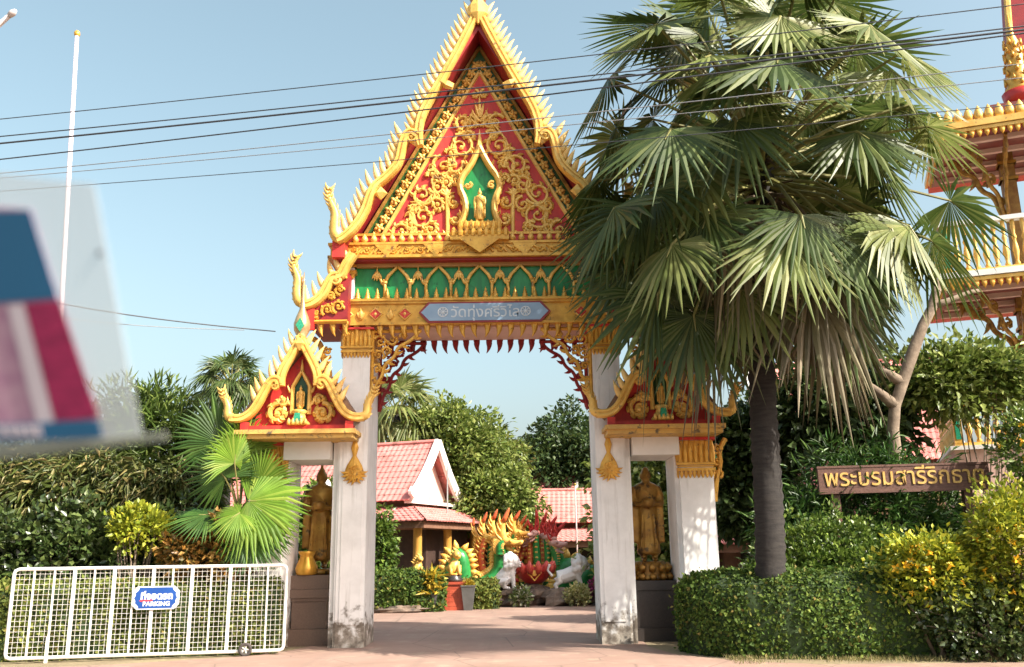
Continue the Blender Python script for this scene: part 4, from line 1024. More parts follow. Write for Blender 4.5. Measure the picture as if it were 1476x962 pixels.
BUSH = leafmat('bush_leaf', [(0.0, (0.045, 0.09, 0.014)), (.5, (0.10, 0.17, 0.024)), (1.0, (0.24, 0.32, 0.06))], .25, .35, .6)
GLOSS = leafmat('glossy_leaf', [(0.0, (0.03, 0.055, 0.014)), (.5, (0.055, 0.09, 0.022)), (1.0, (0.13, 0.17, 0.05))], .2, .3, .7)
YSHR = leafmat('yellow_green_leaf', [(0.0, (0.12, 0.17, 0.016)), (.4, (0.25, 0.30, 0.028)), (.8, (0.42, 0.44, 0.04)), (1.0, (0.6, 0.55, 0.06))], .3, .45, .4)
BAMB = leafmat('bamboo_leaf', [(0.0, (0.05, 0.075, 0.016)), (.5, (0.10, 0.13, 0.028)), (.85, (0.2, 0.19, 0.06)), (1.0, (0.34, 0.27, 0.11))], .3, .45, .4)
BAMG = leafmat('bamboo_leaf_green', [(0.0, (0.02, 0.06, 0.012)), (.5, (0.045, 0.11, 0.02)), (1.0, (0.11, 0.2, 0.04))], .3, .4, .5)
CROT = leafmat('croton_leaf', [(0.0, (0.07, 0.09, 0.02)), (.4, (0.2, 0.12, 0.025)), (.75, (0.42, 0.2, 0.04)), (1.0, (0.5, 0.32, 0.1))], .25, .4, .5)
def B(px, py, Y): p = at(px, py, Y); return (p.x, p.y, p.z)
bush('round_shrub', 'dome shaped bright green shrub standing between the hedge and the wooden sign', (B(1200, 800, 20.6)[0], 20.6, .9), (1.7, 1.0, 1.62), 900, 22, .13, .10, .036, BUSH, .93, 0, .35)
bamboo_bits = bush('bamboo_clump', 'dark green bamboo clump rising behind the wooden sign board', (B(1255, 690, 22.8)[0], 22.8, 2.3), (2.3, 1.1, 2.15), 420, 30, .42, .30, .022, BAMG, .5, .25, .1, cat='bamboo')
bush('bamboo_clump', 'low dark bamboo growing between the palm trunk and the sign', (B(1150, 730, 22.2)[0], 22.2, 1.7), (1.0, .8, 1.6), 170, 30, .4, .28, .022, BAMG, .5, .25, .1, cat='bamboo')
FLW = mat('yellow_petal', (0.80, 0.50, 0.02), (0.75, 0.40, 0.01), rough=0.5, scale=9)
fm_ = MB()
for k in range(5):
    a = k * 1.2566
    fm_.add([(0, 0, 0), (.035 * math.cos(a - .5), .035 * math.sin(a - .5), .03), (.06 * math.cos(a), .06 * math.sin(a), .035), (.035 * math.cos(a + .5), .035 * math.sin(a + .5), .03)], [(0, 1, 2, 3)])
fm_.sweep([(0, 0, -.06), (0, 0, 0)], [.012, .02], 5)
FLM = fm_.mesh('flower', FLW)
def flowers(t, c, rad, n, s=1.0):
    for i in range(n):
        d = Vector(rdir(1)[0]); d.y = -abs(d.y) * 1.2; d.z = d.z * .9 + .15; d.normalize()
        o = link(FLM, 'flower', t, (d.x * rad[0] * 1.02, d.y * rad[1] * 1.04, c[2] + d.z * rad[2] * 1.02))
        o.rotation_euler = (rnd.uniform(.2, 1.4), 0, rnd.uniform(-1, 1)); o.scale = [s * rnd.uniform(1.0, 1.9)] * 3
for (px, py, Y, rad, nc, nfl_, lab) in ((1345, 825, 18.1, (.85, .6, .62), 130, 22, 'low shrub with yellow flowers spilling over the hedge under the sign post'),
                                        (1462, 800, 17.9, (.85, .7, 1.15), 200, 34, 'tall yellow flowered shrub standing right of the sign post'),
                                        (1490, 665, 20.6, (.75, .6, 1.0), 110, 26, 'yellow flowered shrub reaching up to the lower balustrade')):
    c = B(px, py, Y); t = bush('flowering_shrub', lab, c, rad, nc, 30, .26, .12, .036, YSHR if Y < 19 else BUSH, .6, .05, .3, 'yellow flowered shrubs'); flowers(t, c, rad, nfl_)
bush('leafy_shrub', 'dark leafed shrub at the foot of the yellow flowers on the verge', (B(1440, 870, 17.7)[0], 17.75, .62), (1.25, .45, .72), 170, 30, .2, .1, .04, GLOSS, .6, .0, .3)
# left side planting
bush('bamboo_clump', 'tall feathery bamboo clump rising behind the left shrubs', (B(215, 590, 25)[0], 25, 3.6), (2.1, 1.2, 3.0), 420, 36, .45, .36, .03, leafmat('bamboo_fresh', [(0.0, (0.05, 0.09, 0.016)), (.5, (0.10, 0.16, 0.03)), (1.0, (0.2, 0.26, 0.06))], .3), .5, .2, .3, cat='bamboo')
bush('bamboo_clump', 'broad bamboo clump standing behind the left end of the hedge', (B(60, 640, 24.5)[0], 24.5, 2.6), (2.4, 1.2, 2.5), 360, 34, .45, .36, .03, BAMB, .5, .35, .1, cat='bamboo')
bush('drooping_shrub', 'shrub of drooping straw coloured lance leaves above the glossy shrub', (B(120, 690, 22.9)[0], 22.9, 3.2), (2.7, .8, 1.3), 330, 30, .36, .30, .03, BAMB, .55, .9, 0)
bush('drooping_shrub', 'narrow shrub of drooping straw leaves next to the small fan palm', (B(240, 690, 22.7)[0], 22.7, 3.2), (1.0, .7, 1.2), 150, 30, .34, .30, .03, BAMB, .55, .9, 0)
bush('glossy_shrub', 'dense glossy dark green shrub behind the barrier, under the drooping bamboo', (B(90, 770, 21.8)[0], 21.8, 1.7), (2.4, .75, 1.6), 420, 30, .26, .17, .06, GLOSS, .6, .1, .2)
bush('glossy_shrub', 'glossy dark green shrub between the yellow leaved shrub and the small fan palm', (B(250, 780, 21.9)[0], 21.9, 1.6), (1.1, .6, 1.5), 200, 30, .26, .17, .06, GLOSS, .6, .1, .2)
bush('yellow_shrub', 'small yellow leaved shrub poking out of the glossy shrubs', (B(203, 735, 21.15)[0], 21.15, 2.75), (.62, .4, .45), 60, 28, .2, .13, .045, YSHR, .5, 0, .4)
bush('croton', 'orange and green croton shrub below the small fan palm', (B(300, 770, 21.0)[0], 21.0, 2.0), (.95, .45, 1.0), 130, 28, .2, .17, .045, CROT, .5, .15, .3)
# trees behind the gateway
MANGO = leafmat('mango_leaf', [(0.0, (0.075, 0.115, 0.02)), (.5, (0.16, 0.22, 0.04)), (1.0, (0.32, 0.36, 0.10))], .3, .4, .5)
DARKT = leafmat('dark_tree_leaf', [(0.0, (0.025, 0.05, 0.014)), (.5, (0.045, 0.08, 0.02)), (1.0, (0.08, 0.12, 0.03))], .2, .5, .4)
def bg_tree(label, px, py, Y, rx, rz, nc, per, L, W, m, sp_=1.0, r0=.3, ry=None, shell=.5):
    c = at(px, py, Y); tree('tree', label, (c.x, c.y, 0), (c.x, c.y, c.z), (rx, ry or rx * .8, rz), nc, per, sp_, L, W, m, r0, 'trees beyond the gateway', shell)
bg_tree('bright green leafy tree behind the dragon fountain', 648, 672, 47, 3.4, 3.0, 360, 100, .30, .075, MANGO, .75, shell=.35)
bg_tree('bright green low tree leaning over the dragon crests', 708, 728, 45, 2.1, 1.6, 160, 90, .28, .07, MANGO, .6, .2, shell=.3)
bg_tree('dark green dense tree in the distance over the pink roofs', 818, 690, 66, 4.6, 4.4, 420, 90, .36, .1, DARKT, .9, shell=.35)
bg_tree('tall green tree seen through the right side door', 950, 770, 38, 2.3, 3.4, 200, 55, .36, .1, MANGO, .75, .2)
bg_tree('small green tree beside the pavilion wall behind the left statue', 462, 790, 33.6, 1.0, 2.3, 110, 50, .24, .08, BUSH, .4, .1)
bg_tree('clipped slim tree at the end of the pavilion porch', 546, 795, 37.2, .42, 1.7, 60, 50, .2, .07, BUSH, .28, .08)
bush('leafy_bush', 'tall loose green bush half hiding the lower balustrade of the right shrine', (B(1395, 552, 24.4)[0], 24.4, B(1395, 552, 24.4)[2]), (1.9, .8, .95), 170, 34, .5, .24, .065, MANGO, .25, .25, .2)
bg_tree('leafy tree hanging between the bare trunk and the palm', 1210, 600, 26, 2.0, 1.6, 200, 40, .3, .08, DARKT, .5, .16)
bg_tree('dark leafy tree behind the outer pillar of the right door', 1080, 700, 27, 1.3, 2.3, 150, 45, .26, .09, DARKT, .5, .14)
# pruned bare tree
bt = at(1290, 640, 23.2)
bare = thing('bare_tree', 'pruned grey tree with a sawn off trunk rising above the bamboo', 'tree', (bt.x, bt.y, 0))
BB = mat('bark_pale', (0.25, 0.195, 0.14), (0.14, 0.105, 0.075), rough=0.95, scale=4, bump=0.7, bscale=12, spots=((0.12, 0.09, 0.06), 3, 0.6))
q = lambda px, py, Y=23.2: at(px, py, Y)
mb = MB(); mb.sweep([(bt.x - .1, bt.y, 0), (bt.x - .05, bt.y, 1.5), q(1287, 620), q(1290, 585), q(1303, 545), q(1315, 510), q(1330, 470), q(1343, 445), q(1348, 425), q(1353, 407)], [.25, .21, .155, .145, .155, .16, .14, .13, .125, .12], 10); mb.obj('trunk', BB, bare, True, w=True)
mb = MB(); mb.sweep([q(1290, 585), q(1272, 570), q(1252, 555), q(1236, 536)], [.17, .13, .09, .05], 8); mb.obj('limb', BB, bare, True, w=True)
mb = MB(); mb.sweep([q(1300, 552), q(1282, 540), q(1262, 532, 23.5)], [.16, .12, .09], 8); mb.obj('limb', BB, bare, True, w=True)
mb = MB(); mb.sweep([q(1345, 440), q(1362, 436), q(1382, 428), q(1400, 421), q(1412, 419)], [.12, .09, .07, .06, .05], 8); mb.obj('limb', BB, bare, True, w=True)
c_ = q(1354, 404); mb = MB(); mb.sweep([q(1353, 407.5), q(1353.4, 406)], [.118, .118], 12); mb.obj('cut_face', mat('sawn_wood', (0.5, 0.36, 0.2), rough=0.9), bare, w=True)
# grass on the verge
vg = np.array([[3.4, 17.9], [14, 16.9]])
n = 9000
X_ = 4.0 + nr.random(n) * 10.5; Y_ = 17.45 + nr.random(n) ** .8 * 1.1 - .02 * (X_ - 4)
ok = (np.sin(X_ * 2.1) + np.sin(Y_ * 5.3 + X_) + nr.normal(size=n) * .8) > -.2; X_, Y_ = X_[ok], Y_[ok]; n = len(X_)
C_ = np.stack([X_, Y_, np.zeros(n) + .005], 1); D_ = nr.normal(size=(n, 3)) * .45; D_[:, 2] = 1
GRS = leafmat('dry_grass', [(0.0, (0.10, 0.11, 0.03)), (.5, (0.2, 0.18, 0.07)), (1.0, (0.36, 0.29, 0.14))], .2, .6, .2)
o = link(leaf_mesh('grass', C_, D_, rdir(n), .05 + .08 * nr.random(n), .006, GRS), 'grass', kind='stuff'); o['label'] = 'short dry grass on the sandy verge before the hedge'; o['category'] = 'grass'
# ------------------------------------------------------------------ buildings behind the gateway
TILE_P = mat('pink_roof_tile', (0.66, 0.25, 0.22), (0.56, 0.19, 0.165), rough=0.85, scale=.8, spots=((0.36, 0.14, 0.115), 1.8, 0.55), stretch=(1, 1, .5))
CREAM = mat('cream_wall', (0.62, 0.50, 0.36), (0.55, 0.43, 0.3), rough=0.8, scale=1.5)
OCHRE = mat('ochre_column', (0.60, 0.33, 0.07), (0.52, 0.27, 0.05), rough=0.5, scale=2)
DARKIN = mat('dark_interior', (0.03, 0.025, 0.022), (0.02, 0.018, 0.016), rough=0.8)
TIMB = mat('brown_timber', (0.23, 0.12, 0.075), (0.16, 0.08, 0.05), rough=0.6, scale=4)
BWHITE = mat('bargeboard_white', (0.80, 0.77, 0.72), (0.74, 0.70, 0.64), rough=0.6, scale=2)
def tile_slope(par, A0, A1, B0, B1, rows, wave=.26, rise=.034):
    """a tiled slope: A0-A1 top edge, B0-B1 eave, one overlapping scalloped course per row"""
    A0, A1, B0, B1 = map(Vector, (A0, A1, B0, B1)); nrm = (A1 - A0).cross(B0 - A0).normalized()
    if nrm.z < 0: nrm = -nrm
    for r in range(rows):
        t0, t1 = r / rows, (r + 1.12) / rows; t1 = min(t1, 1.03)
        a0, a1, b0, b1 = A0.lerp(B0, t0), A1.lerp(B1, t0), A0.lerp(B0, t1), A1.lerp(B1, t1)
        L = (b1 - b0).length; n = max(2, int(L / wave)) * 4; vs = []; fs = []
        dn = (B0 - A0).normalized()
        for i in range(n + 1):
            u = i / n; w_ = (.5 + .5 * math.cos(2 * math.pi * i / 4))
            p0 = a0.lerp(a1, u) + nrm * (w_ * rise * .6); p1 = b0.lerp(b1, u) + nrm * (rise * .55 + w_ * rise) + dn * (w_ * .07)
            vs += [p0, p1, p1 - nrm * .05]
        for i in range(n):
            o = i * 3; fs += [(o, o + 1, o + 4, o + 3), (o + 1, o + 2, o + 5, o + 4)]
        MB().add(vs, fs).obj('tile_course', TILE_P, par)
def rows_of(A, Bv): return max(3, int((Vector(A) - Vector(Bv)).length / .36))
def thai_house(label, origin, rz, L, D, wall_h, ridge_h, skirt=1.5, cols=(), gable_end=True, wallm=None, open_front=True, group=None):
    """origin: front right ground corner of the walls; local +x right along the ridge, +y to the back"""
    t = thing('temple_house', label, 'building', origin, rz, group)
    # walls (a shell) with an open dark porch
    mb = MB(); mb.box(-L, 0, 1.2, D, 0, wall_h - .02); mb.obj('wall', wallm or CREAM, t)
    for i in range(int(L / 2.2)):
        x = -L + 1.2 + i * 2.2
        w_ = MB(); w_.box(x - .62, x + .62, 1.12, 1.198, .0 if i % 2 else .9, 2.5); o = w_.obj('door' if i % 2 else 'window', DARKIN, t)
        f_ = MB(); z0 = .0 if i % 2 else .9
        f_.box(x - .7, x - .62, 1.06, 1.197, z0, 2.58); f_.box(x + .62, x + .7, 1.06, 1.197, z0, 2.58); f_.box(x - .62, x + .62, 1.06, 1.197, 2.5, 2.58); f_.box(x - .03, x + .03, 1.07, 1.119, z0, 2.5)
        f_.obj('frame', TIMB, o)
    for (cx, cy) in cols:
        mb = MB(); mb.lathe([(.26, 0), (.26, .12), (.19, .16), (.18, wall_h - .35), (.24, wall_h - .3), (.24, wall_h - .2)], (cx, cy), 14); mb.obj('column', OCHRE, t, True)
    # skirt roof
    s_ = skirt; z1 = wall_h + .55; z0 = wall_h - .1
    mb = MB(); mb.box(-L - s_ + .15, s_ - .15, -s_ + .15, D + s_ - .15, z0 - .32, z0 - .06); mb.obj('eave_beam', TIMB, t)
    in0, in1, o0, o1 = (-L, 0.6, z1), (0 - .3, .6, z1), (-L - s_, -s_, z0), (s_, -s_, z0)
    tile_slope(t, in0, in1, o0, o1, rows_of(in0, o0))
    tile_slope(t, (-.3, .6, z1), (-.3, D - .6, z1), (s_, -s_, z0), (s_, D + s_, z0), rows_of(in1, o1))
    tile_slope(t, (-L, D - .6, z1), (-L, .6, z1), (-L - s_, D + s_, z0), (-L - s_, -s_, z0), rows_of(in0, o0))
    mb = MB(); mb.box(-L + .4, -.5, .9, D - .9, z0 - .05, wall_h + .85); mb.obj('attic_wall', TIMB, t)
    # main roof
    zb = wall_h + .85; zr = ridge_h; my = D / 2; ov = .7
    xr = -.25
    tile_slope(t, (-L - .2, my, zr), (xr, my, zr), (-L - .2, .9 - ov, zb), (xr, .9 - ov, zb), rows_of((0, my, zr), (0, .9 - ov, zb)))
    tile_slope(t, (-L - .2, my, zr), (xr, my, zr), (-L - .2, D - .9 + ov, zb), (xr, D - .9 + ov, zb), 4)
    MB().sweep([(-L - .2, my, zr + .03), (xr, my, zr + .03)], .1, 8).obj('ridge_cap', TILE_P, t)
    # gable wall and white barge boards with a concave sweep
    for (xg, sg) in ((xr, 1), (-L - .2, -1)):
        MB().add([(xg - sg * .45, .9 - ov + .45, zb - .05), (xg - sg * .45, D - .9 + ov - .45, zb - .05), (xg - sg * .45, my, zr - .25)], [(0, 1, 2)]).obj('gable_wall', PINKW, t)
        MB().box(*sorted((xg - sg * .4, xg - sg * .02)), .9 - ov + .2, D - .9 + ov - .2, zb - .16, zb - .02).obj('gable_tie', BWHITE, t)
        hw = my - (.9 - ov)
        for s2 in (-1, 1):
            pts = [(my + s2 * hw * u, zb + (zr - zb) * ((1 - u) + .0) - .22 * math.sin(math.pi * u) * .8 + (.28 * max(0, u - .85) / .15 if u > .85 else 0)) for u in np.linspace(0, 1.06, 12)]
            mb = MB(); wd = [.20 + .05 * (i / 11) for i in range(12)]; wd[-1] = .06
            mb.ribbon(pts, wd, .08, 0, prof=[(-1, -1), (1, -1), (1, 1), (-1, 1)])
            mb.v = [(xg + sg * .06 + y, x, z) for x, y, z in mb.v]; mb.f = [tuple(reversed(f)) for f in mb.f]
            mb.obj('barge_board', BWHITE, t)
    return t
pvo = on_z(672, 872); pv = at(640, 862, 39.2)
thai_house('pink tiled pavilion with white gable boards and ochre columns behind the left pillar', (-4.3, 39.2, 0), R(-22), 13, 5.4, 3.55, 7.1, 1.25, cols=((.55, -.6), (-1.55, -.6), (-4.2, -.6), (-6.9, -.6), (.55, 2.2), (.55, 5)), wallm=mat('wall_interior_shade', (0.07, 0.04, 0.028), (0.045, 0.026, 0.02), rough=0.6, scale=4))  # wall colour painted dark to stand for the shaded interior behind the columns
thai_house('pink tiled hall with dark openings behind the dragon fountain and right pillar', (7.1, 46.5, 0), R(-4), 16, 6.0, 2.75, 5.35, 1.3, cols=((.4, -.6), (-2.4, -.6), (-5.2, -.6)), wallm=MATS['wall_interior_shade'])  # same painted interior shade on this hall's wall
thai_house('far pink roofed hall whose ridge shows above the other hall', (4.0, 60, 0), R(-10), 15, 7, 3.6, 7.2, 1.3)
thai_house('red roofed house behind the trees at the right shrine', (20.5, 41, 0), R(-12), 9, 6, 5.2, 11.2, 1.3)
thai_house('house in the shade behind the outer pillar of the right door', (12.8, 33, 0), R(-6), 5.2, 4, 2.4, 6.2, .9, wallm=TIMB)

# ------------------------------------------------------------------ statues in the side doors
BRONZE = mat('old_gilt', (0.42, 0.23, 0.045), (0.25, 0.12, 0.025), rough=0.38, metal=0.55, scale=3, spots=((0.10, 0.06, 0.025), 5, 0.56), bump=0.2, bscale=20)
GRAN = mat('brown_granite', (0.17, 0.115, 0.085), (0.13, 0.085, 0.065), rough=0.35, scale=30)
GRAND = mat('granite_dark_shade', (0.045, 0.035, 0.032), (0.03, 0.025, 0.022), rough=0.35, scale=30)  # darkened granite: shade put into the right pedestal's colour; the dish uses it too
def statue(label, base, h, spike, bowl, m, lotus, arms='front', rz=0.0):
    t = thing('monk_statue', label, 'statue', base, rz)
    mb = MB(); standing_figure(mb, h, spike, 0, bowl, 18, arms); mb.xf(Matrix.Translation((0, 0, lotus)))
    o = mb.obj('figure', m, t, True)
    rm = o.modifiers.new('fuse', 'REMESH'); rm.mode = 'VOXEL'; rm.voxel_size = .026; rm.use_smooth_shade = True
    sm = o.modifiers.new('smooth', 'SMOOTH'); sm.factor = .5; sm.iterations = 2
    mb = MB()
    if lotus > .2:
        mb.lathe([(.46, 0), (.5, .06), (.42, .12), (.46, .2), (.40, lotus - .06), (.36, lotus + .02)], k=20)
        for k in range(12):
            a = k * math.pi / 6
            for (rr_, zz_, ln) in ((.46, .03, .16), (.42, lotus - .2, .2)):
                p = Vector((rr_ * math.cos(a), rr_ * math.sin(a), zz_)); o_ = Vector((math.cos(a), math.sin(a), 0))
                mb.sweep([p, p + o_ * .05 + Vector((0, 0, ln * .5)), p + o_ * .02 + Vector((0, 0, ln))], [.09, .10, .01], 6)
    else: mb.lathe([(.36, 0), (.38, lotus * .4), (.34, lotus)], k=20)
    mb.obj('lotus_base', m, t, True)
    return t
def pedestal(label, c, w, d, steps, ms):
    t = thing('pedestal', label, 'pedestal', (c[0], c[1], 0))
    z = 0
    for i, (h, q, mi) in enumerate(steps):
        e = .004; MB().box(-w / 2 * q, w / 2 * q, -d / 2 * q, d / 2 * q, z + (e if i else 0), z + h).obj('block', ms[mi], t); z += h
    return z
lpx = at(447, 900, 22.5)
zt_p = pedestal('stepped brown stone pedestal under the statue in the left door', (lpx.x + .0, 22.75), .98, 1.05, ((.38, 1.0, 0), (.62, .84, 0), (.08, .9, 1), (.2, .98, 1), (.32, .92, 0)), (GRAN, GRAN))
statue('golden standing monk statue with a topknot spike and an alms bowl, left door', (lpx.x + .06, 22.95, zt_p), 2.42, True, True, BRONZE, .14)
jar = MB(); jar.lathe([(.20, 0), (.25, .03), (.27, .16), (.22, .30), (.165, .40), (.16, .44), (.2, .5), (.21, .55), (.17, .56)], k=20)
o = jar.obj('gilt_jar', mat('jar_gold', (0.72, 0.40, 0.06), (0.6, 0.3, 0.04), rough=0.25, metal=0.5, scale=3), None, True); o.location = (lpx.x - .12, 22.42, zt_p)
tag(o, 'shiny gold jar standing at the feet of the left door statue', 'jar')
rpx = at(943, 900, 22.5)
zt_r = pedestal('stone pedestal, its shade put into the colour, under the statue in the right door', (rpx.x, 22.75), 1.16, 1.1, ((.3, 1.0, 0), (.85, .9, 0), (.22, 1.0, 0)), (GRAND,))
statue('round headed gilt monk statue on a lotus base in the right door', (rpx.x, 22.8, zt_r), 2.28, False, True, BRONZE, .42)
# globe lamp
gp = at(468, 700, 31.5)
t = thing('globe_lamp', 'white globe lamp on a thin green pole beside the left statue', 'lamp', (gp.x - .02, 31.5, 0))
MB().lathe([(.05, 0), (.03, .1), (.03, gp.z - .2), (.08, gp.z - .18), (.08, gp.z - .14)], k=10).obj('pole', mat('lamp_pole', (0.08, 0.2, 0.15), rough=0.5), t, True)
MB().ball((0, 0, gp.z), .24, 18).obj('globe', mat('opal_glass', (0.82, 0.82, 0.80), (0.8, 0.8, 0.78), rough=0.2), t, True)

# ------------------------------------------------------------------ white rolling barrier and its parking sign
WM = mat('white_metal', (0.78, 0.76, 0.70), (0.70, 0.68, 0.62), rough=0.4, scale=3, spots=((0.35, 0.22, 0.12), 9, 0.72))
A_ = on_z(6, 958); B_ = on_z(408, 944.5)
fl_len = (B_ - A_).length; rz_f = math.atan2(B_.y - A_.y, B_.x - A_.x)
bar = thing('rolling_barrier', 'white wire mesh rolling barrier gate with one small wheel', 'barrier', (A_.x, A_.y, 0.012), rz_f)
H0, H1 = .09, 1.84
mb = MB()
c = .09; L_ = fl_len
fpath = [(c, H0), (L_ - c, H0), (L_ - .02, H0 + .03), (L_, H0 + c), (L_, H1 - c), (L_ - .02, H1 - .03), (L_ - c, H1), (c, H1), (.02, H1 - .03), (0, H1 - c), (0, H0 + c), (.02, H0 + .03), (c, H0)]
mb.sweep([(x, 0, z) for x, z in fpath], .036, 10, caps=False); mb.obj('frame', WM, bar, True)
for k in range(1, 14):
    x = L_ * k / 14; thick = k in (3, 5, 7, 9, 11)
    MB().box(x - (.034 if thick else .017), x + (.034 if thick else .017), -.02, .02, H0 + .02, H1 - .02).obj('upright', WM, bar)
mb = MB(); nz = 17; nxw = 56
for k in range(1, nz): mb.sweep([(.03, .024, H0 + (H1 - H0) * k / nz), (L_ - .03, .024, H0 + (H1 - H0) * k / nz)], .0036, 4)
for k in range(1, nxw):
    if k % 4: mb.sweep([(L_ * k / nxw, .03, H0 + .02), (L_ * k / nxw, .03, H1 - .02)], .0036, 4)
mb.obj('wire_mesh', WM, bar, kind='stuff')
xw = L_ * 12 / 14
mb = MB(); ring = [(.11 * math.cos(a * math.pi / 10), .11 * math.sin(a * math.pi / 10)) for a in range(21)]
mb.ribbon([(xw + x, .13 + z) for x, z in ring], .035, .035, -.075, 8); wh = mb.obj('wheel', mat('rubber_brown', (0.06, 0.05, 0.045), rough=0.8), bar, True)
mb = MB(); mb.ball((xw, -.075, .13), .03, 8)
for a in range(5): mb.sweep([(xw, -.075, .13), (xw + .09 * math.cos(a * 1.257), -.075, .13 + .09 * math.sin(a * 1.257))], .012, 5)
mb.obj('spokes', WM, wh)
MB().box(xw - .02, xw + .02, -.05, -.022, .13, .55).obj('wheel_bracket', WM, bar)
xf_ = L_ * 2 / 14; MB().box(xf_ - .03, xf_ + .03, -.055, -.021, -.008, .5).obj('foot', WM, bar)
# parking sign
ps = thing('parking_sign', 'blue parking sign with white Thai and English lettering wired to the barrier', 'sign', (A_.x + math.cos(rz_f) * L_ * .515, A_.y + math.sin(rz_f) * L_ * .515, 0.012), rz_f)
zc_, w_, h_ = 1.22, .47, .235
def oct_(w, h, c): return [(-w, zc_ - h + c), (-w + c, zc_ - h), (w - c, zc_ - h), (w, zc_ - h + c), (w, zc_ + h - c), (w - c, zc_ + h), (-w + c, zc_ + h), (-w, zc_ + h - c)]
MB().prism(oct_(w_, h_, .1), -.06, -.045).obj('plate', mat('sign_white', (0.8, 0.8, 0.8), rough=0.4), ps)
sb_ = MB(); scal = []                                # blue field with scalloped ends
for (x, z) in oct_(w_ - .025, h_ - .025, .1): scal.append((x, z))
pts = [(-w_ + .13, zc_ - h_ + .025), (w_ - .13, zc_ - h_ + .025)]
for sgn, rng in ((1, range(0, 13)),):
    for k in rng:
        t_ = k / 12; pts.append((w_ - .04 - .10 * abs(2 * t_ - 1) ** 2 - .025 * abs(math.sin(t_ * math.pi * 4)), zc_ - h_ + .03 + (2 * h_ - .06) * t_))
pts += [(w_ - .13, zc_ + h_ - .025), (-w_ + .13, zc_ + h_ - .025)]
for k in range(12, -1, -1):
    t_ = k / 12; pts.append((-(w_ - .04 - .10 * abs(2 * t_ - 1) ** 2 - .025 * abs(math.sin(t_ * math.pi * 4))), zc_ - h_ + .03 + (2 * h_ - .06) * t_))
sb_.prism(pts, -.066, -.0605).obj('blue_field', mat('sign_blue', (0.012, 0.07, 0.28), (0.01, 0.055, 0.24), rough=0.35), ps)
LW = mat('sign_letter_white', (0.85, 0.85, 0.85), rough=0.4)
rot90 = Matrix.Rotation(R(90), 4, 'X')
place_text(text_mesh('ที่จอดรถ', .19, .002, .008), 'lettering', LW, ps, Matrix.Translation((0.02, -.068, zc_ + .03)) @ rot90)
place_text(text_mesh('PARKING', .125, .002, .004, spacing=1.05), 'lettering', LW, ps, Matrix.Translation((0.02, -.068, zc_ - .125)) @ rot90)
MB().prism([(-.33, zc_ - .055), (-.27, zc_ - .085), (-.27, zc_ - .07), (-.06, zc_ - .07), (-.06, zc_ - .035), (-.27, zc_ - .035), (-.27, zc_ - .02)], -.0695, -.0665).obj('red_arrow', mat('sign_red', (0.6, 0.05, 0.07), rough=0.4), ps)

# ------------------------------------------------------------------ wooden name sign on the right
SYR = 21.7
a0 = at(1181, 713, SYR); a1 = at(1428, 706, SYR - .15)
ws = thing('wooden_sign', 'long brown wooden sign board with carved gold Thai lettering on posts', 'sign', (a0.x, SYR, 0), math.atan2(-.15, a1.x - a0.x))
wl = (a1 - a0).length; zb0 = a0.z; tilt = a1.z - a0.z
WOOD = mat('dark_wood', (0.13, 0.058, 0.036), (0.075, 0.032, 0.022), rough=0.55, scale=3, bump=0.4, bscale=12, stretch=(.6, .6, 12))
sh_ = Matrix.Identity(4); sh_[2][0] = tilt / wl
hh_ = at(1181, 673, SYR).z - a0.z
mb = MB(); mb.box(0, wl, -.05, .05, zb0, zb0 + hh_); mb.xf(sh_); bd = mb.obj('board', WOOD, ws)
mb = MB(); mb.box(-.02, wl + .02, -.065, -.051, zb0 + hh_ - .05, zb0 + hh_); mb.box(-.02, wl + .02, -.065, -.051, zb0, zb0 + .045); mb.xf(sh_); mb.obj('edge_strip', WOOD, bd)
LG = mat('carved_gold_letter', (0.62, 0.42, 0.13), (0.5, 0.3, 0.08), rough=0.45, metal=0.2, scale=8)
me = text_mesh('พระบรมสารีริกธาตุ', .62, .02, .004)
xs_ = [v.co.x for v in me.vertices]; ys_ = [v.co.y for v in me.vertices]
sx_ = (wl * .93) / (max(xs_) - min(xs_)); sz_ = (hh_ * .90) / (max(ys_) - min(ys_))
me.transform(Matrix.Translation((-min(xs_), -min(ys_), 0))); me.transform(Matrix.Diagonal((sx_, sz_, 1, 1)))
place_text(me, 'lettering', LG, bd, sh_ @ Matrix.Translation((wl * .035, -.055, zb0 + hh_ * .05)) @ rot90)
for x in (wl * .875, wl * .10):
    MB().box(x - .1, x + .1, .052, .22, 0, zb0 + hh_ * .6).obj('post', WOOD, ws)

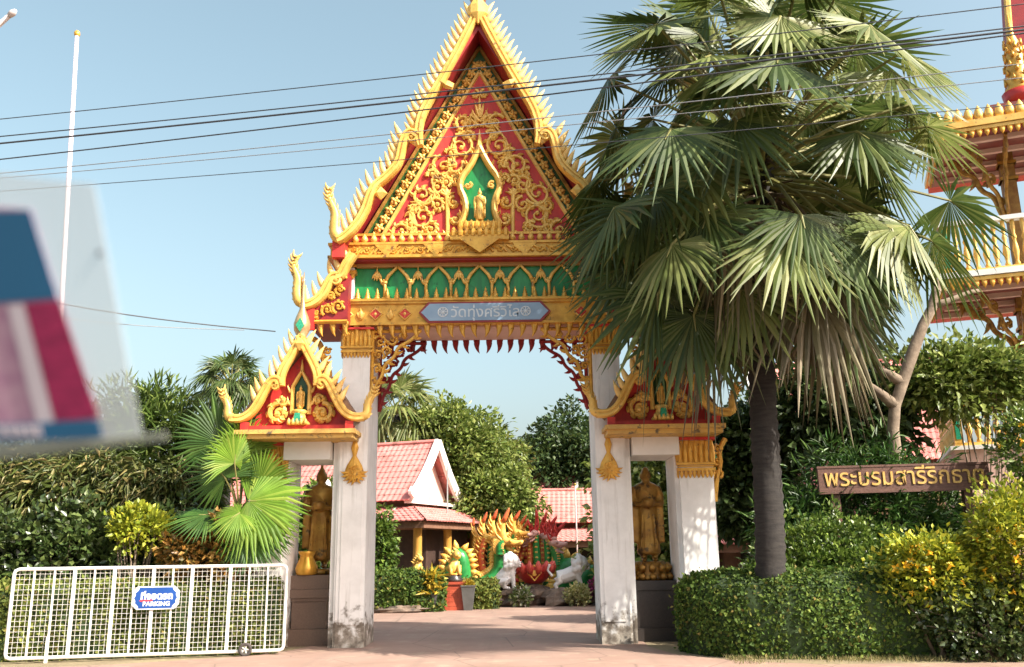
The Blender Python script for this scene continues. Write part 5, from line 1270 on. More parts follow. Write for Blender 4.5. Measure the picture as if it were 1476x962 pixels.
# ------------------------------------------------------------------ dragon (naga) fountain with lions, lotus bowl and rocks
NG = mat('naga_green', (0.03, 0.26, 0.06), (0.02, 0.18, 0.04), rough=0.3, scale=5)
NY = mat('naga_yellow', (0.84, 0.55, 0.12), (0.70, 0.30, 0.05), rough=0.45, scale=2.2, lo=.38, hi=.58)
NO = mat('naga_orange', (0.66, 0.16, 0.05), (0.5, 0.08, 0.03), rough=0.4, scale=2)
NR = mat('naga_red', (0.52, 0.04, 0.03), (0.4, 0.02, 0.02), rough=0.4, scale=3)
NP = mat('naga_pink', (0.62, 0.36, 0.3), (0.5, 0.25, 0.2), rough=0.45, scale=5)
FY = 40.5
def F(px, py, Y=FY): return at(px, py, Y)
def body_path(pts, r): return [F(*p) for p in pts]
def naga(label, base_px, body, rr_, heads, sgn, headm, crestm, loops=()):
    b = F(*base_px); t = thing('naga_statue', label, 'dragon statue', (b.x, b.y, 0))
    P3 = [tuple(p) for p in body]; P3 = smooth2(P3, 2); n = len(P3); rads = list(np.interp(np.linspace(0, 1, n), np.linspace(0, 1, len(rr_)), rr_))
    mb = MB(); mb.sweep(P3, rads, 12); bo = mb.obj('body', NG, t, True, w=True)
    mb = MB()                                            # scalloped crest along the back
    for i in range(1, n - 2):
        p, q_ = Vector(P3[i]), Vector(P3[i + 1]); tg = (q_ - p).normalized(); o_ = Vector((0, -1, 0)).cross(tg) * sgn
        if o_.z < -.3: o_ = -o_
        e = p + o_ * rads[i] * .85; mb.sweep([e, e + o_ * .12 + tg * .02, e + o_ * .27 - tg * .1], [.10, .085, .01], 6)
    mb.obj('back_crest', NY, bo, True, w=True)
    for lp_ in loops:
        Q = smooth2([tuple(F(*p)) for p in lp_], 2); k = len(Q)
        mb = MB(); mb.sweep(Q, [.34] * k, 12); lo_ = mb.obj('coil', NG, t, True, w=True)
        mb = MB()
        for i in range(1, k - 2):
            p, q_ = Vector(Q[i]), Vector(Q[i + 1]); tg = (q_ - p).normalized(); o_ = Vector((0, -1, 0)).cross(tg)
            if o_.z < -.05 or (abs(tg.z) > .8): o_ = -o_ if o_.z < 0 else o_
            e = p + o_ * .30; mb.sweep([e, e + o_ * .18, e + o_ * .38], [.15, .12, .015], 6)
        mb.obj('coil_crest', NY, lo_, True, w=True)
    for (root, mid, hd, s_, dirx, Yh, tip) in heads:
        pr, pm, ph = F(*root, Yh), F(*mid, Yh), F(*hd, Yh)
        mb = MB(); nk = smooth2([tuple(pr), tuple(pm), tuple(ph)], 2); mb.sweep(nk, list(np.linspace(.22 * s_, .15 * s_, len(nk))), 10); nko = mb.obj('neck', NG if s_ > .83 else NO, t, True, w=True)
        mb = MB()
        for i in range(1, len(nk) - 1):
            p = Vector(nk[i]); mb.ball(p + Vector((dirx * .05, -.15 * s_, 0)), (.10 * s_, .05, .05), 6); mb.ribbon(flame_path((p.x - dirx * .12 * s_, p.z), math.pi / 2 + dirx * .9, .34 * s_, -dirx * .6, 3), flame_w(.07 * s_, 3), [.05, .05, .04, .005], p.y, 5)
        mb.obj('belly_scales', NY, nko, True, w=True)
        f3 = Vector((dirx * .92, -.4, -.12)).normalized()
        hb = ph
        mb = MB()                                        # head: skull, open upper and lower jaw, brow, teeth
        mb.sweep([hb - f3 * .12 * s_, hb + f3 * .1 * s_ + Vector((0, 0, .06 * s_)), hb + f3 * .4 * s_ + Vector((0, 0, .04 * s_)), hb + f3 * .68 * s_ + Vector((0, 0, .12 * s_)), hb + f3 * .74 * s_ + Vector((0, 0, .2 * s_))], [.15 * s_, .19 * s_, .14 * s_, .09 * s_, .03 * s_], 8)
        mb.sweep([hb + Vector((0, 0, -.1 * s_)), hb + f3 * .3 * s_ + Vector((0, 0, -.24 * s_)), hb + f3 * .55 * s_ + Vector((0, 0, -.27 * s_))], [.11 * s_, .08 * s_, .04 * s_], 8)
        for k in range(4): mb.sweep([hb + f3 * (.25 + .11 * k) * s_ + Vector((0, -.1 * s_, -.06 * s_)), hb + f3 * (.26 + .11 * k) * s_ + Vector((0, -.1 * s_, -.17 * s_))], [.03 * s_, .004], 5)
        mb.ball(hb + f3 * .2 * s_ + Vector((0, -.2 * s_, .12 * s_)), .07 * s_, 8)
        ho = mb.obj('head', headm, t, True, w=True)
        mb = MB(); tp = F(*tip, Yh)                      # flame crest sweeping up from the brow
        base_ = hb + Vector((0, 0, .12 * s_)); ln = (tp - base_).length
        yb_ = base_.y; bz_ = (base_.x, base_.z); tz_ = (tp.x, tp.z); lr_ = lambda u, dx: (bz_[0] + (tz_[0] - bz_[0]) * u - dirx * dx * s_, bz_[1] + (tz_[1] - bz_[1]) * u)
        pth_ = smooth2([lr_(-.1, -.05), lr_(.2, .16), lr_(.5, .2), lr_(.78, .08), lr_(1, 0)], 1); nn = len(pth_)
        mb.ribbon(pth_, [s_ * x for x in np.interp(np.linspace(0, 1, nn), [0, .3, .6, 1], [.12, .14, .085, .008])], [.09 * s_ * x for x in np.interp(np.linspace(0, 1, nn), [0, .6, 1], [1, .6, .1])], yb_, 6)
        for k in range(6):
            e = lr_(.0 + .11 * k, .10 + .03 * k)
            mb.ribbon(flame_path(e, math.pi / 2 + dirx * (1.0 - .1 * k), (.62 - .05 * k) * s_, -dirx * .9, 5), flame_w(.06 * s_, 5), [.04] * 5 + [.005], yb_ + (.05 if k % 2 else -.03), 5)
        co = mb.obj('crest', crestm, ho, True, w=True)
        mb = MB(); q_ = [pth_[i] for i in range(int(nn * .55), nn)]; mb.ribbon(q_, [s_ * x for x in np.interp(np.linspace(0, 1, len(q_)), [0, .5, 1], [.10, .08, .01])], .07 * s_, yb_ - .03, 6); mb.obj('crest_tip', NO if crestm is NY else NR, ho, True, w=True)
    return t
naga('green and yellow many headed dragon statue with orange flame crests facing right', (712, 868), [F(672, 862), F(690, 846), F(708, 838), F(722, 822), F(722, 802), F(722, 788), F(730, 780)], [.28, .34, .36, .34, .32, .3, .26],
     [((722, 800), (722, 785), (729, 784), 1.1, 1, FY - .3, (734, 732)), ((700, 840), (692, 800), (700, 776), .8, 1, FY + .2, (702, 738)), ((693, 835), (688, 800), (690, 778), .7, 1, FY + .4, (683, 746)), ((710, 830), (706, 790), (714, 772), .85, 1, FY + .3, (717, 734)), ((728, 820), (738, 790), (743, 770), .9, 1, FY + .3, (750, 736)), ((735, 830), (745, 795), (751, 776), .75, 1, FY + .5, (759, 742)), ((738, 830), (752, 800), (757, 780), .7, 1, FY + .7, (762, 748))], 1, NY, NY,
     loops=([(650, 850), (652, 815), (660, 797), (668, 812), (670, 850)],))
naga('many headed dragon statue with pink faces and dark red crests facing the road', (795, 868), [F(838, 862), F(822, 848), F(812, 830), F(808, 815), F(804, 802), F(800, 792)], [.26, .32, .32, .28, .26, .22],
     [((803, 815), (804, 800), (797, 785), 1.0, .6, FY - .1, (816, 752)), ((790, 830), (790, 800), (788, 776), .85, .4, FY + .2, (803, 744)), ((776, 830), (774, 800), (772, 770), .85, -.3, FY + .3, (773, 734)), ((764, 830), (764, 800), (764, 780), .7, -.7, FY + .4, (760, 748)), ((782, 830), (781, 800), (781, 774), .8, .2, FY + .5, (788, 738))], -1, NP, NR,
     loops=([(810, 850), (812, 822), (819, 812), (826, 822), (828, 850)], [(838, 852), (841, 832), (851, 822), (861, 833), (864, 852)]))
# the lotus bowl
lbp = F(770, 842, 38.8)
t = thing('lotus_bowl', 'red lotus bowl with a gold diamond between the two white lions', 'bowl', (lbp.x, lbp.y, lbp.z))
mb = MB(); mb.lathe([(.18, 0), (.35, .04), (.6, .25), (.76, .55), (.74, .75), (.6, .72)], k=24); mb.obj('bowl', NR, t, True)
for k in range(14):
    a = k * 2 * math.pi / 14; o_ = Vector((math.cos(a), math.sin(a), 0)); p = o_ * .7
    mb = MB(); mb.sweep([p + Vector((0, 0, .45)), p + o_ * .1 + Vector((0, 0, .7)), p + o_ * .16 + Vector((0, 0, .92))], [.14, .13, .02], 8); mb.obj('petal', mat('petal_red', (0.6, 0.09, 0.06), (0.5, 0.05, 0.04), rough=0.4), t, True)
mb = MB(); mb.ribbon([(-.26, .45), (0, .75), (.26, .45), (0, .15), (-.26, .45)], .035, .03, -.74, 4); mb.ball((0, -.74, .45), (.12, .04, .13), 8); mb.obj('diamond', NY, t)
POSTLAB = ('yellow post with red rings nearest the sitting lion', 'green post with yellow rings beside the sitting lion side post', 'yellow post with red rings behind the left petals of the lotus bowl', 'green post with yellow rings straight behind the lotus bowl', 'yellow post with red rings behind the right petals of the lotus bowl', 'green post with yellow rings nearest the crouching lion')
for i, px in enumerate((744, 752, 760, 768, 778, 787)):        # striped pillars behind the bowl
    c = F(px, 850, 41.6); tp = F(px, 775, 41.6)
    t = thing('striped_post', POSTLAB[i], 'post', (c.x, 41.6, 0), group='striped posts behind the lotus bowl')
    h_p = tp.z; MB().lathe([(.13, 0), (.13, h_p), (.02, h_p + .15)], k=10).obj('shaft', NG if i % 2 else NY, t, True)
    mb = MB()
    for k in range(8): mb.lathe([(.135, .2 + k * h_p / 8.6), (.165, .26 + k * h_p / 8.6), (.135, .36 + k * h_p / 8.6)], k=10)
    mb.obj('rings', NY if i % 2 else NR, t, True)
# lions
def lion(label, px, py, Y, s_, face, pose):
    c = F(px, py, Y); t = thing('lion_statue', label, 'lion statue', (c.x, c.y, c.z))
    mb = MB(); f = face
    if pose == 'sit':
        mb.sweep([(-.42 * f, 0, .28), (-.15 * f, 0, .5), (.08 * f, 0, .8), (.14 * f, 0, 1.0)], [.3, .36, .32, .24], 10)
        for y in (-.16, .16):
            mb.sweep([(.14 * f, y, .75), (.24 * f, y * 1.1, .4), (.26 * f, y * 1.1, .08), (.36 * f, y * 1.1, .05)], [.15, .11, .09, .08], 8)
            mb.sweep([(-.35 * f, y * 1.4, .3), (-.02 * f, y * 1.9, .35), (-.15 * f, y * 1.9, .08), (.1 * f, y * 1.9, .06)], [.2, .2, .1, .08], 8)
        hc = (.22 * f, -.02, 1.18); mb.sweep([(-.55 * f, 0, .2), (-.85 * f, 0, .14), (-1.05 * f, .05, .2)], [.1, .07, .05], 6)
    else:
        mb.sweep([(-.6 * f, 0, .5), (-.25 * f, 0, .55), (.1 * f, 0, .68), (.32 * f, 0, .86)], [.28, .3, .32, .26], 10)
        for y in (-.17, .17):
            mb.sweep([(.22 * f, y, .7), (.34 * f, y, .38), (.42 * f, y, .1), (.54 * f, y, .06)], [.16, .11, .09, .08], 8)
            mb.sweep([(-.6 * f, y * 1.2, .5), (-.52 * f, y * 1.4, .3), (-.7 * f, y * 1.4, .18), (-.62 * f, y * 1.4, .05)], [.2, .14, .09, .09], 8)
        hc = (.42 * f, -.02, 1.05); mb.sweep([(-.8 * f, 0, .55), (-1.0 * f, 0, .8), (-.9 * f, 0, 1.05)], [.07, .05, .07], 6)
    mb.ball(hc, (.32, .35, .36), 12)
    for k in range(9):
        a = k * math.pi * 2 / 9; mb.ball((hc[0] - .1 * f, hc[1] + .32 * math.cos(a), hc[2] - .05 + .34 * math.sin(a)), .17, 8); mb.ball((hc[0] - .26 * f, hc[1] + .26 * math.cos(a), hc[2] - .12 + .32 * math.sin(a)), .17, 8)
    mb.ball((hc[0] + .26 * f, hc[1], hc[2] - .07), (.14, .15, .11), 8); mb.ball((hc[0] + .3 * f, hc[1], hc[2] - .2), (.1, .12, .05), 8)
    for y in (-.2, .2): mb.ball((hc[0] - .02 * f, hc[1] + y, hc[2] + .27), (.06, .06, .09), 6)
    mb.xf(Matrix.Diagonal((s_, s_, s_, 1)))
    o = mb.obj('body', mat('lion_white', (0.78, 0.76, 0.74), (0.68, 0.66, 0.64), rough=0.5, scale=4), t, True)
    rm = o.modifiers.new('fuse', 'REMESH'); rm.mode = 'VOXEL'; rm.voxel_size = .035; rm.use_smooth_shade = True
    mb = MB(); hx, hy, hz = hc
    for y in (-.11, .11): mb.ball((hx + .24 * f, hy + y, hz + .07), .035, 6)
    mb.ball((hx + .39 * f, hy, hz - .03), .04, 6); mb.sweep([(hx + .37 * f, hy - .12, hz - .14), (hx + .41 * f, hy, hz - .13), (hx + .37 * f, hy + .12, hz - .14)], .015, 5)
    mb.xf(Matrix.Diagonal((s_, s_, s_, 1))); mb.obj('face_paint', mat('lion_grey', (0.2, 0.19, 0.19), rough=0.6), t)
lion('white sitting lion statue to the left of the red lotus bowl', 732, 850, 38.0, .92, 1, 'sit')
lion('white crouching lion statue to the right of the red lotus bowl', 824, 850, 38.0, .95, 1, 'stand')
# rocks
ROCK = mat('brown_rock', (0.24, 0.175, 0.13), (0.11, 0.08, 0.06), rough=0.9, scale=3, bump=0.8, bscale=7, spots=((0.07, 0.055, 0.045), 2.2, 0.56))
def rock(label, px, py, Y, rx, ry, rz, seed):
    r_ = random.Random(seed); c = F(px, py, Y); mb = MB(); mb.ball((0, 0, 0), 1.0, 16)
    for i, (x, y, z) in enumerate(mb.v):
        k = 1 + .22 * math.sin(x * 3.1 + seed) + .18 * math.sin(y * 4.3 + z * 3 + seed * 2) + .12 * math.sin(z * 6.1 - x * 5 + seed * 3) + .03 * r_.uniform(-1, 1)
        mb.v[i] = (x * rx * k, y * ry * k, max(z * rz * k, -rz * .8))
    o = mb.obj('rock', ROCK, None, False); o.location = (c.x, c.y, rz * .78); tag(o, label, 'rock', 'rocks at the fountain foot')
rock('flat rounded brown rock under the sitting lion', 735, 868, 38.0, .95, .6, .36, 1)
rock('tall pale brown rock carrying the red lotus bowl', 773, 862, 38.6, .85, .6, .42, 2)
rock('dark brown rock under the crouching lion', 812, 865, 38.0, .85, .6, .36, 3)
rock('low brown rock at the right end, by the purple flowers', 850, 862, 38.4, .9, .5, .42, 4)
rock('small brown rock beside the low clipped hedge', 708, 874, 37.8, .5, .4, .25, 5)
rock('low edging rock along the foot of the square hedge', 560, 884, 34.6, 1.2, .25, .14, 6)
def small_bush(label, px, py, Y, r, m, n=40, flower=None):
    c = B(px, py, Y); return bush('flower_clump', label, c, (r, r * .8, r * .7), n, 22, .18, .14, .05, m, .5, 0, .3, cat='flowers')
small_bush('pale yellow green flower clump before the crouching lion', 832, 858, 37.2, .42, leafmat('pale_flower', [(0, (0.2, 0.26, 0.06)), (.5, (0.5, 0.48, 0.2)), (1, (0.7, 0.66, 0.4))], .2))
small_bush('small clump with white blossoms in front of the sitting lion', 750, 860, 37.2, .34, leafmat('white_flower', [(0, (0.08, 0.14, 0.03)), (.6, (0.2, 0.25, 0.08)), (1, (0.75, 0.72, 0.6))], .2), 26)
small_bush('magenta flower clump at the right end of the rocks', 862, 848, 37.8, .38, leafmat('magenta_flower', [(0, (0.1, 0.12, 0.03)), (.4, (0.4, 0.06, 0.2)), (1, (0.6, 0.12, 0.35))], .2), 26)
# potted plants, red plinth with gilt figure, gilt figure over the hedge
POT = mat('grey_pot', (0.11, 0.11, 0.105), (0.08, 0.08, 0.075), rough=0.6)
GY_ = leafmat('golden_leaf', [(0, (0.3, 0.24, 0.03)), (.5, (0.55, 0.40, 0.04)), (1, (0.7, 0.52, 0.08))], .3)
def pot(label, px, Y, w, h, leafy):
    c = F(px, 870, Y); t = thing('potted_plant', label, 'potted plant', (c.x, Y, 0))
    mb = MB(); mb.lathe([(w * .62, 0), (w, h), (w * 1.08, h + .02), (w * 1.08, h + .07), (w * .85, h + .07), (w * .8, h - .05)], k=4)
    mb.xf(Matrix.Rotation(R(45), 4, 'Z')); mb.obj('pot', POT, t)
    if leafy:
        n = 320; C_ = np.zeros((n, 3)); C_[:, 2] = h + nr.random(n) * .7; C_[:, :2] = nr.normal(size=(n, 2)) * .12
        D_ = rdir(n); D_[:, 2] = np.abs(D_[:, 2]) * .8 + .1
        link(leaf_mesh('leaves', C_, D_, rdir(n) + [0, 0, 1], .4 * (.6 + .6 * nr.random(n)), .05, GY_, curl=.4), 'leaves', t)
    else:
        n = 160; C_ = np.zeros((n, 3)); C_[:, 2] = h; D_ = rdir(n); D_[:, 2] = np.abs(D_[:, 2]) + .3
        link(leaf_mesh('leaves', C_, D_, rdir(n), .3, .04, GY_, curl=.4), 'leaves', t)
pot('grey pot with a golden leaved plant left of the red plinth', 622, 35.0, .33, .62, True)
pot('dark grey tapered pot right of the red plinth', 675, 35.6, .36, .85, False)
c = F(654, 870, 36.0)
t = thing('brick_plinth', 'red tiled plinth between the two grey pots', 'plinth', (c.x, 36.0, 0))
PR = mat('plinth_red', (0.45, 0.09, 0.045), (0.36, 0.06, 0.03), rough=0.4, scale=3)
MB().box(-.46, .46, -.40, .46, 0, .95).obj('core', mat('mortar', (0.3, 0.12, 0.08), rough=0.8), t)
tm_ = MB().box(-.148, .148, -.02, .02, -.075, .075).mesh('tile', PR)
for iz in range(6):
    for ix in range(3): link(tm_, 'tile', t, (-.305 + .305 * ix, -.42, .08 + .158 * iz))
tm2 = MB().box(-.02, .02, -.135, .135, -.075, .075).mesh('tile', PR)
for iz in range(6):
    for ix in range(3): link(tm2, 'tile', t, (.48, -.26 + .28 * ix, .08 + .158 * iz))
MB().box(-.54, .54, -.5, .54, .952, 1.04).obj('cap', PR, t)
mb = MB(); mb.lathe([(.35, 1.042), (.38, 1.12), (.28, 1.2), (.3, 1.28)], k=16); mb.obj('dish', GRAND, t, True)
def gilt_beast(label, loc, s_):
    t = thing('gilt_figure', label, 'statue', loc)
    mb = MB(); mb.sweep([(-.2, 0, .12), (0, 0, .3), (.1, 0, .55)], [.2, .22, .15], 8); mb.ball((.12, -.05, .75), (.17, .18, .18), 10)
    for x in (-.12, .2): mb.sweep([(x, -.1, .35), (x + .03, -.2, .15), (x + .02, -.24, .03)], [.1, .07, .07], 6)
    for k in range(5): mb.sweep([(.1 - .06 * k, .02, .9 - .1 * k), (-.05 - .08 * k, .04, 1.05 - .1 * k)], [.08, .01], 6)
    mb.ball((.2, -.2, .70), (.09, .08, .07), 8); mb.xf(Matrix.Diagonal((s_, s_, s_, 1)))
    mb.obj('body', GOLD2, t, True)
    mb = MB(); mb.lathe([(.3 * s_, -.0), (.32 * s_, .04), (.25 * s_, .08)], k=12); mb.obj('base', GOLD, t, True)
gilt_beast('small gilt guardian figure on the red plinth', (c.x, 36.0, 1.282), 1.0)
c = F(602, 830, 36.4)
t = thing('pedestal', 'slim pale post under the gilt figure behind the square hedge', 'pedestal', (c.x, 36.4, 0)); MB().box(-.2, .2, -.2, .2, 0, 1.25).obj('shaft', CREAM, t); MB().box(-.27, .27, -.27, .27, 1.252, 1.34).obj('cap', CREAM, t)
gilt_beast('small gilt guardian figure showing above the square hedge', (c.x, 36.4, 1.342), .75)
# poles
def pole(name, label, px, py0, Y, r0, r1, m, top=None, cat='flagpole', lean=0.0):
    p = at(px, py0, Y); t = thing(name, label, cat, (p.x + lean, Y, 0)); L_ = Matrix.Identity(4); L_[0][2] = -lean / p.z
    MB().lathe([(r0, 0), (r1, p.z)], k=10).xf(L_).obj('shaft', m, t, True)
    MB().lathe([(r0 * 2.2, 0), (r0 * 2.2, .12), (r0 * 1.2, .2)], k=10).obj('foot', m, t, True)
    if top: MB().ball((0, 0, p.z + r1 * 1.2), (r1 * 1.6, r1 * 1.6, r1 * 2.0), 10).xf(L_).obj('finial', top, t, True)
pole('flagpole', 'white flagpole with a gold knob standing behind the bamboo', 111, 52, 30, .10, .07, mat('pole_white', (0.74, 0.64, 0.68), rough=0.4), GOLD, lean=1.0)
pole('thin_mast', 'thin grey mast beside the pavilion gable', 645, 672, 41.5, .05, .03, mat('mast_grey', (0.2, 0.2, 0.19), rough=0.5), None, 'mast')
pole('flagpole', 'slim pale flagpole in front of the pink hall', 829, 700, 43.5, .045, .035, mat('mast_pale', (0.55, 0.4, 0.38), rough=0.5), GOLD)
p0 = at(17, 20, 14); p1 = at(-40, 70, 14.4)
t = thing('street_lamp', 'pale street lamp arm reaching in at the top left', 'street lamp', (p1.x - 1.2, 14.6, 0))
mb = MB(); mb.sweep([(p1.x - 1.2, 14.6, 0), (p1.x - 1.2, 14.6, p1.z - 1.2), (p1.x - .9, 14.55, p1.z - .5), tuple(p1), tuple(p0)], [.09, .07, .055, .05, .04], 10); mb.obj('pole', mat('pole_pink_white', (0.75, 0.66, 0.64), rough=0.5), t, True, w=True)
mb = MB(); d_ = (p0 - p1).normalized(); mb.sweep([p0 - d_ * .05, p0 + d_ * .02, p0 + d_ * .1], [.05, .06, .03], 10); mb.obj('head', mat('lamp_head', (0.7, 0.62, 0.6), rough=0.5), t, True, w=True)

# ------------------------------------------------------------------ overhead cables
CAB = mat('cable_black', (0.05, 0.055, 0.065), rough=0.5)
CABL = mat('cable_grey', (0.25, 0.26, 0.27), rough=0.4)
def cable(label, pxs, z, r, m, sag=0.15):
    a, b = on_z(*pxs[0], z), on_z(*pxs[1], z); d = b - a
    a, b = a - d * .45, b + d * .45
    n = 30; mb = MB(); pts = []
    for i in range(n + 1):
        u = i / n; p = a.lerp(b, u); p.z += sag * (2 * u - 1) ** 2 - sag * .28; pts.append(p)
    mb.sweep(pts, r, 6); o = mb.obj('cable', m, None, True); tag(o, label, 'cable', 'overhead cables along the road')
cable('thin black cable, highest of the bundle crossing the sky', ((0, 172), (1476, 6)), 8.6, .008, CAB)
cable('black cable just above the thickest one', ((0, 197), (1476, 38)), 8.2, .010, CAB)
cable('thickest black cable of the bundle', ((0, 207), (1476, 43)), 8.1, .015, CAB)
cable('black cable directly below the thickest one', ((0, 230), (1476, 48)), 8.0, .011, CAB)
cable('thin pale grey cable below the black bundle', ((0, 250), (1476, 92)), 7.6, .007, CABL)
cable('second thin grey cable, a little under the first', ((0, 257), (1476, 112)), 7.5, .006, CABL)
cable('lowest thin dark cable crossing before the gable', ((0, 276), (1476, 150)), 7.3, .006, CAB)
for (a_, b_, lab, r_) in (((20, 408, 17), (397, 478, 20.95), 'dark wire running to the left side gable finial', .014), ((20, 432, 17), (352, 476, 20.95), 'thinner pale wire under the dark one at the left gable', .009)):
    a, b = at(*a_), at(*b_); a = a + (a - b) * .6
    mb = MB(); mb.sweep([a.lerp(b, u) + Vector((0, 0, -.25 * math.sin(math.pi * u))) for u in np.linspace(0, 1, 14)], r_, 5)
    o = mb.obj('wire', CAB if r_ > .01 else CABL, None, True); tag(o, lab, 'wire')

# ------------------------------------------------------------------ tall shrine at the right edge
SH = at(1352, 395, 27.0); RZS = R(-20)
shr = thing('shrine_tower', 'tall gold and white temple shrine with balconies and carved brackets at the right edge', 'shrine', (SH.x, 27.0, 0), RZS)
SL, SD = 9.0, 4.6
MWOOD = mat('maroon_eave', (0.22, 0.05, 0.04), (0.16, 0.035, 0.03), rough=0.5, scale=3)
def sz(py, back=0): return at(1400, py, 26.3).z
def balustrade(x0, z0, z1, L, y, nb):
    """white rail, row of gold balusters, end posts with green panels, white base"""
    o = MB().box(x0 - .06, x0 + L, y - .14, y + .14, z1 - .14, z1).obj('hand_rail', WHITE, shr)
    MB().box(x0, x0 + L, y - .1, y + .1, z0, z0 + .1).obj('foot_rail', GOLD2, shr)
    pr_ = [(.05, 0), (.07, .04), (.04, .1), (.085, .3), (.06, .45), (.035, .55), (.065, .62), (.035, .7), (.06, .84), (.05, 1)]
    h = z1 - z0 - .245
    bm = MB(); bm.lathe([(r * 1.2, z * h) for r, z in pr_], k=8); me_ = bm.mesh('baluster', GOLD2, True)
    for i in range(nb): link(me_, 'baluster', shr, (x0 + .42 + (L - .5) * i / nb, y, z0 + .102))
    for xx in (x0, x0 + L * .52):
        p = MB().box(xx, xx + .24, y - .12, y + .12, z0 + .101, z1 - .141).obj('rail_post', GOLD2, shr)
        MB().box(xx + .05, xx + .19, y - .135, y - .121, z0 + .2, z1 - .24).obj('post_panel', TEAL, p)
    # side return going back
    MB().box(x0 - .06, x0 + .14, y + .141, y + SD, z1 - .14, z1).obj('hand_rail', WHITE, shr)
    MB().box(x0, x0 + .1, y + .141, y + SD, z0, z0 + .1).obj('foot_rail', GOLD2, shr)
    for i in range(nb // 2): link(me_, 'baluster', shr, (x0 + .06, y + .42 + (SD - .5) * i / (nb // 2), z0 + .102))
    MB().box(x0 + .02, x0 + .1, y + .145, y + SD, z0 + .101, z1 - .141).obj('side_panel', TEAL, shr)
def eave(x0, y0, z0, ncones, m_top, th=.18):
    """projecting slab with a gold fringe below"""
    o = MB().box(x0, x0 + SL + 1, y0, y0 + SD + .6, z0, z0 + th).obj('cornice_slab', m_top, shr)
    MB().box(x0 + .1, x0 + SL + 1, y0 + .1, y0 + SD + .6, z0 - .2, z0 - .002).obj('gold_band', RED, shr)
    MB().box(x0 + .06, x0 + SL + 1, y0 + .05, y0 + .099, z0 - .13, z0 - .02).obj('gold_strip', GOLD2, shr)
    MB().box(x0 + .05, x0 + .099, y0 + .05, y0 + SD, z0 - .13, z0 - .02).obj('gold_strip', GOLD2, shr)
    dm_ = MB(); dm_.ribbon([(0, 0), (0, -.12), (0, -.26)], [.1, .08, .006], .03, 0, 6); mm = dm_.mesh('fringe_drop', GOLD, True)
    for i in range(ncones):
        link(mm, 'fringe_drop', shr, (x0 + .16 + .22 * i, y0 + .08, z0 - .13)); (link(mm, 'fringe_drop', shr, (x0 + .08, y0 + .16 + .22 * i, z0 - .13), rz=R(90)) if i < 19 else None)
    for i in range(4):
        MB().box(x0 + .35, x0 + SL, y0 + .5 + i * 1.1, y0 + .66 + i * 1.1, z0 - .36, z0 - .205).obj('soffit_beam', PINKW, shr)
    MB().box(x0 + .12, x0 + SL, y0 + .12, y0 + SD, z0 - .204, z0 - .2005).obj('soffit', MWOOD, shr)
def kan_bracket(x_wall, y_wall, z_top, h, reach):
    for (ang, nm) in ((R(180), 'eave_bracket'), (R(225), 'eave_bracket'), (R(270), 'eave_bracket')):
        mb = MB()
        p = smooth2([(0, -h), (.12 * reach, -h * .86), (.18 * reach, -h * .62), (.42 * reach, -h * .52), (.5 * reach, -h * .28), (.72 * reach, -h * .25), (.8 * reach, -h * .06), (reach, -.02)], 2)
        mb.ribbon(p, [.09] * len(p), .06, 0, 6)
        for (a, b, r) in ((.3, -.42, .16), (.62, -.18, .15), (.12, -.72, .13), (.85, -.12, .10)): scroll(mb, (a * reach, b * h), r, 1.0, 1.3, 1, .045, .05, 0, 5)
        mb.ribbon(flame_path((reach * .92, -.05), -math.pi / 2 - .1, .5, .6, 5), flame_w(.1, 5), [.06] * 5 + [.01], 0, 6)
        mb.ribbon(flame_path((reach * .5, -h * .35), -math.pi / 2 + .2, .45, .8, 5), flame_w(.09, 5), [.06] * 5 + [.01], 0, 6)
        o = mb.obj(nm, GOLDD, shr); o.location = (x_wall, y_wall, z_top); o.rotation_euler = (0, 0, ang)
# core walls between the tiers
z_bal0, z_bal1 = sz(640), sz(573)
z_s1 = sz(392)
z_b0, z_b1 = sz(374), sz(308)
z_e2 = sz(168)
SGW = mat('shrine_gold_wall', (0.52, 0.30, 0.07), (0.36, 0.16, 0.04), rough=0.5, scale=6, bump=0.3)
def storey(q0, z0, z1):
    """square gilt columns round an inner core with niches"""
    for i in range(4):
        for (x, y) in ((q0 + i * 2.0, q0), (q0, q0 + i * 2.0)):
            if (i == 0 and y != q0) or y > q0 + 1.9 or (x == q0 and i > 0 and y == q0): continue
            c_ = MB().box(x, x + .42, y, y + .42, z0, z1).obj('column', SGW, shr)
            for f_ in (.0, .12, .78, .9): MB().box(x - .06, x + .48, y - .06, y + .48, z0 + (z1 - z0) * f_ + .003, z0 + (z1 - z0) * f_ + .12).obj('moulding', GOLD, c_)
    MB().box(q0 + 1.6, SL, q0 + .9, SD, z0, z1).obj('wall', SGW, shr)
storey(2.45, z_bal0, z_s1 - .21)
MB().box(-.2, SL, -.2, SD, 0, z_bal0 - .12).obj('terrace', PINKW, shr)
MB().box(-.3, SL, -.3, SD, z_bal0 - .118, z_bal0 - .002).obj('terrace_cornice', WHITE, shr)
balustrade(-.15, z_bal0, z_bal1, SL, -.05, 34)
eave(0, 0, z_s1 - .02, 38, WHITE)
balustrade(.22, z_s1 + .162, z_b1, SL - .3, .32, 30)
storey(2.6, z_s1 + .161, z_e2 - .205)
kan_bracket(2.45, 2.45, z_s1 - .22, 2.2, 1.75)
kan_bracket(2.6, 2.6, z_e2 - .22, 2.5, 1.65)
eave(.55, .55, z_e2, 34, GOLD2, .22)
mb = MB()
an2 = MB(); an2.ribbon([(0, 0), (0, .18), (0, .34), (0, .5)], [.13, .15, .1, .01], [.06, .07, .05, .01], 0, 6); a2 = an2.mesh('roof_antefix', GOLD2, True)
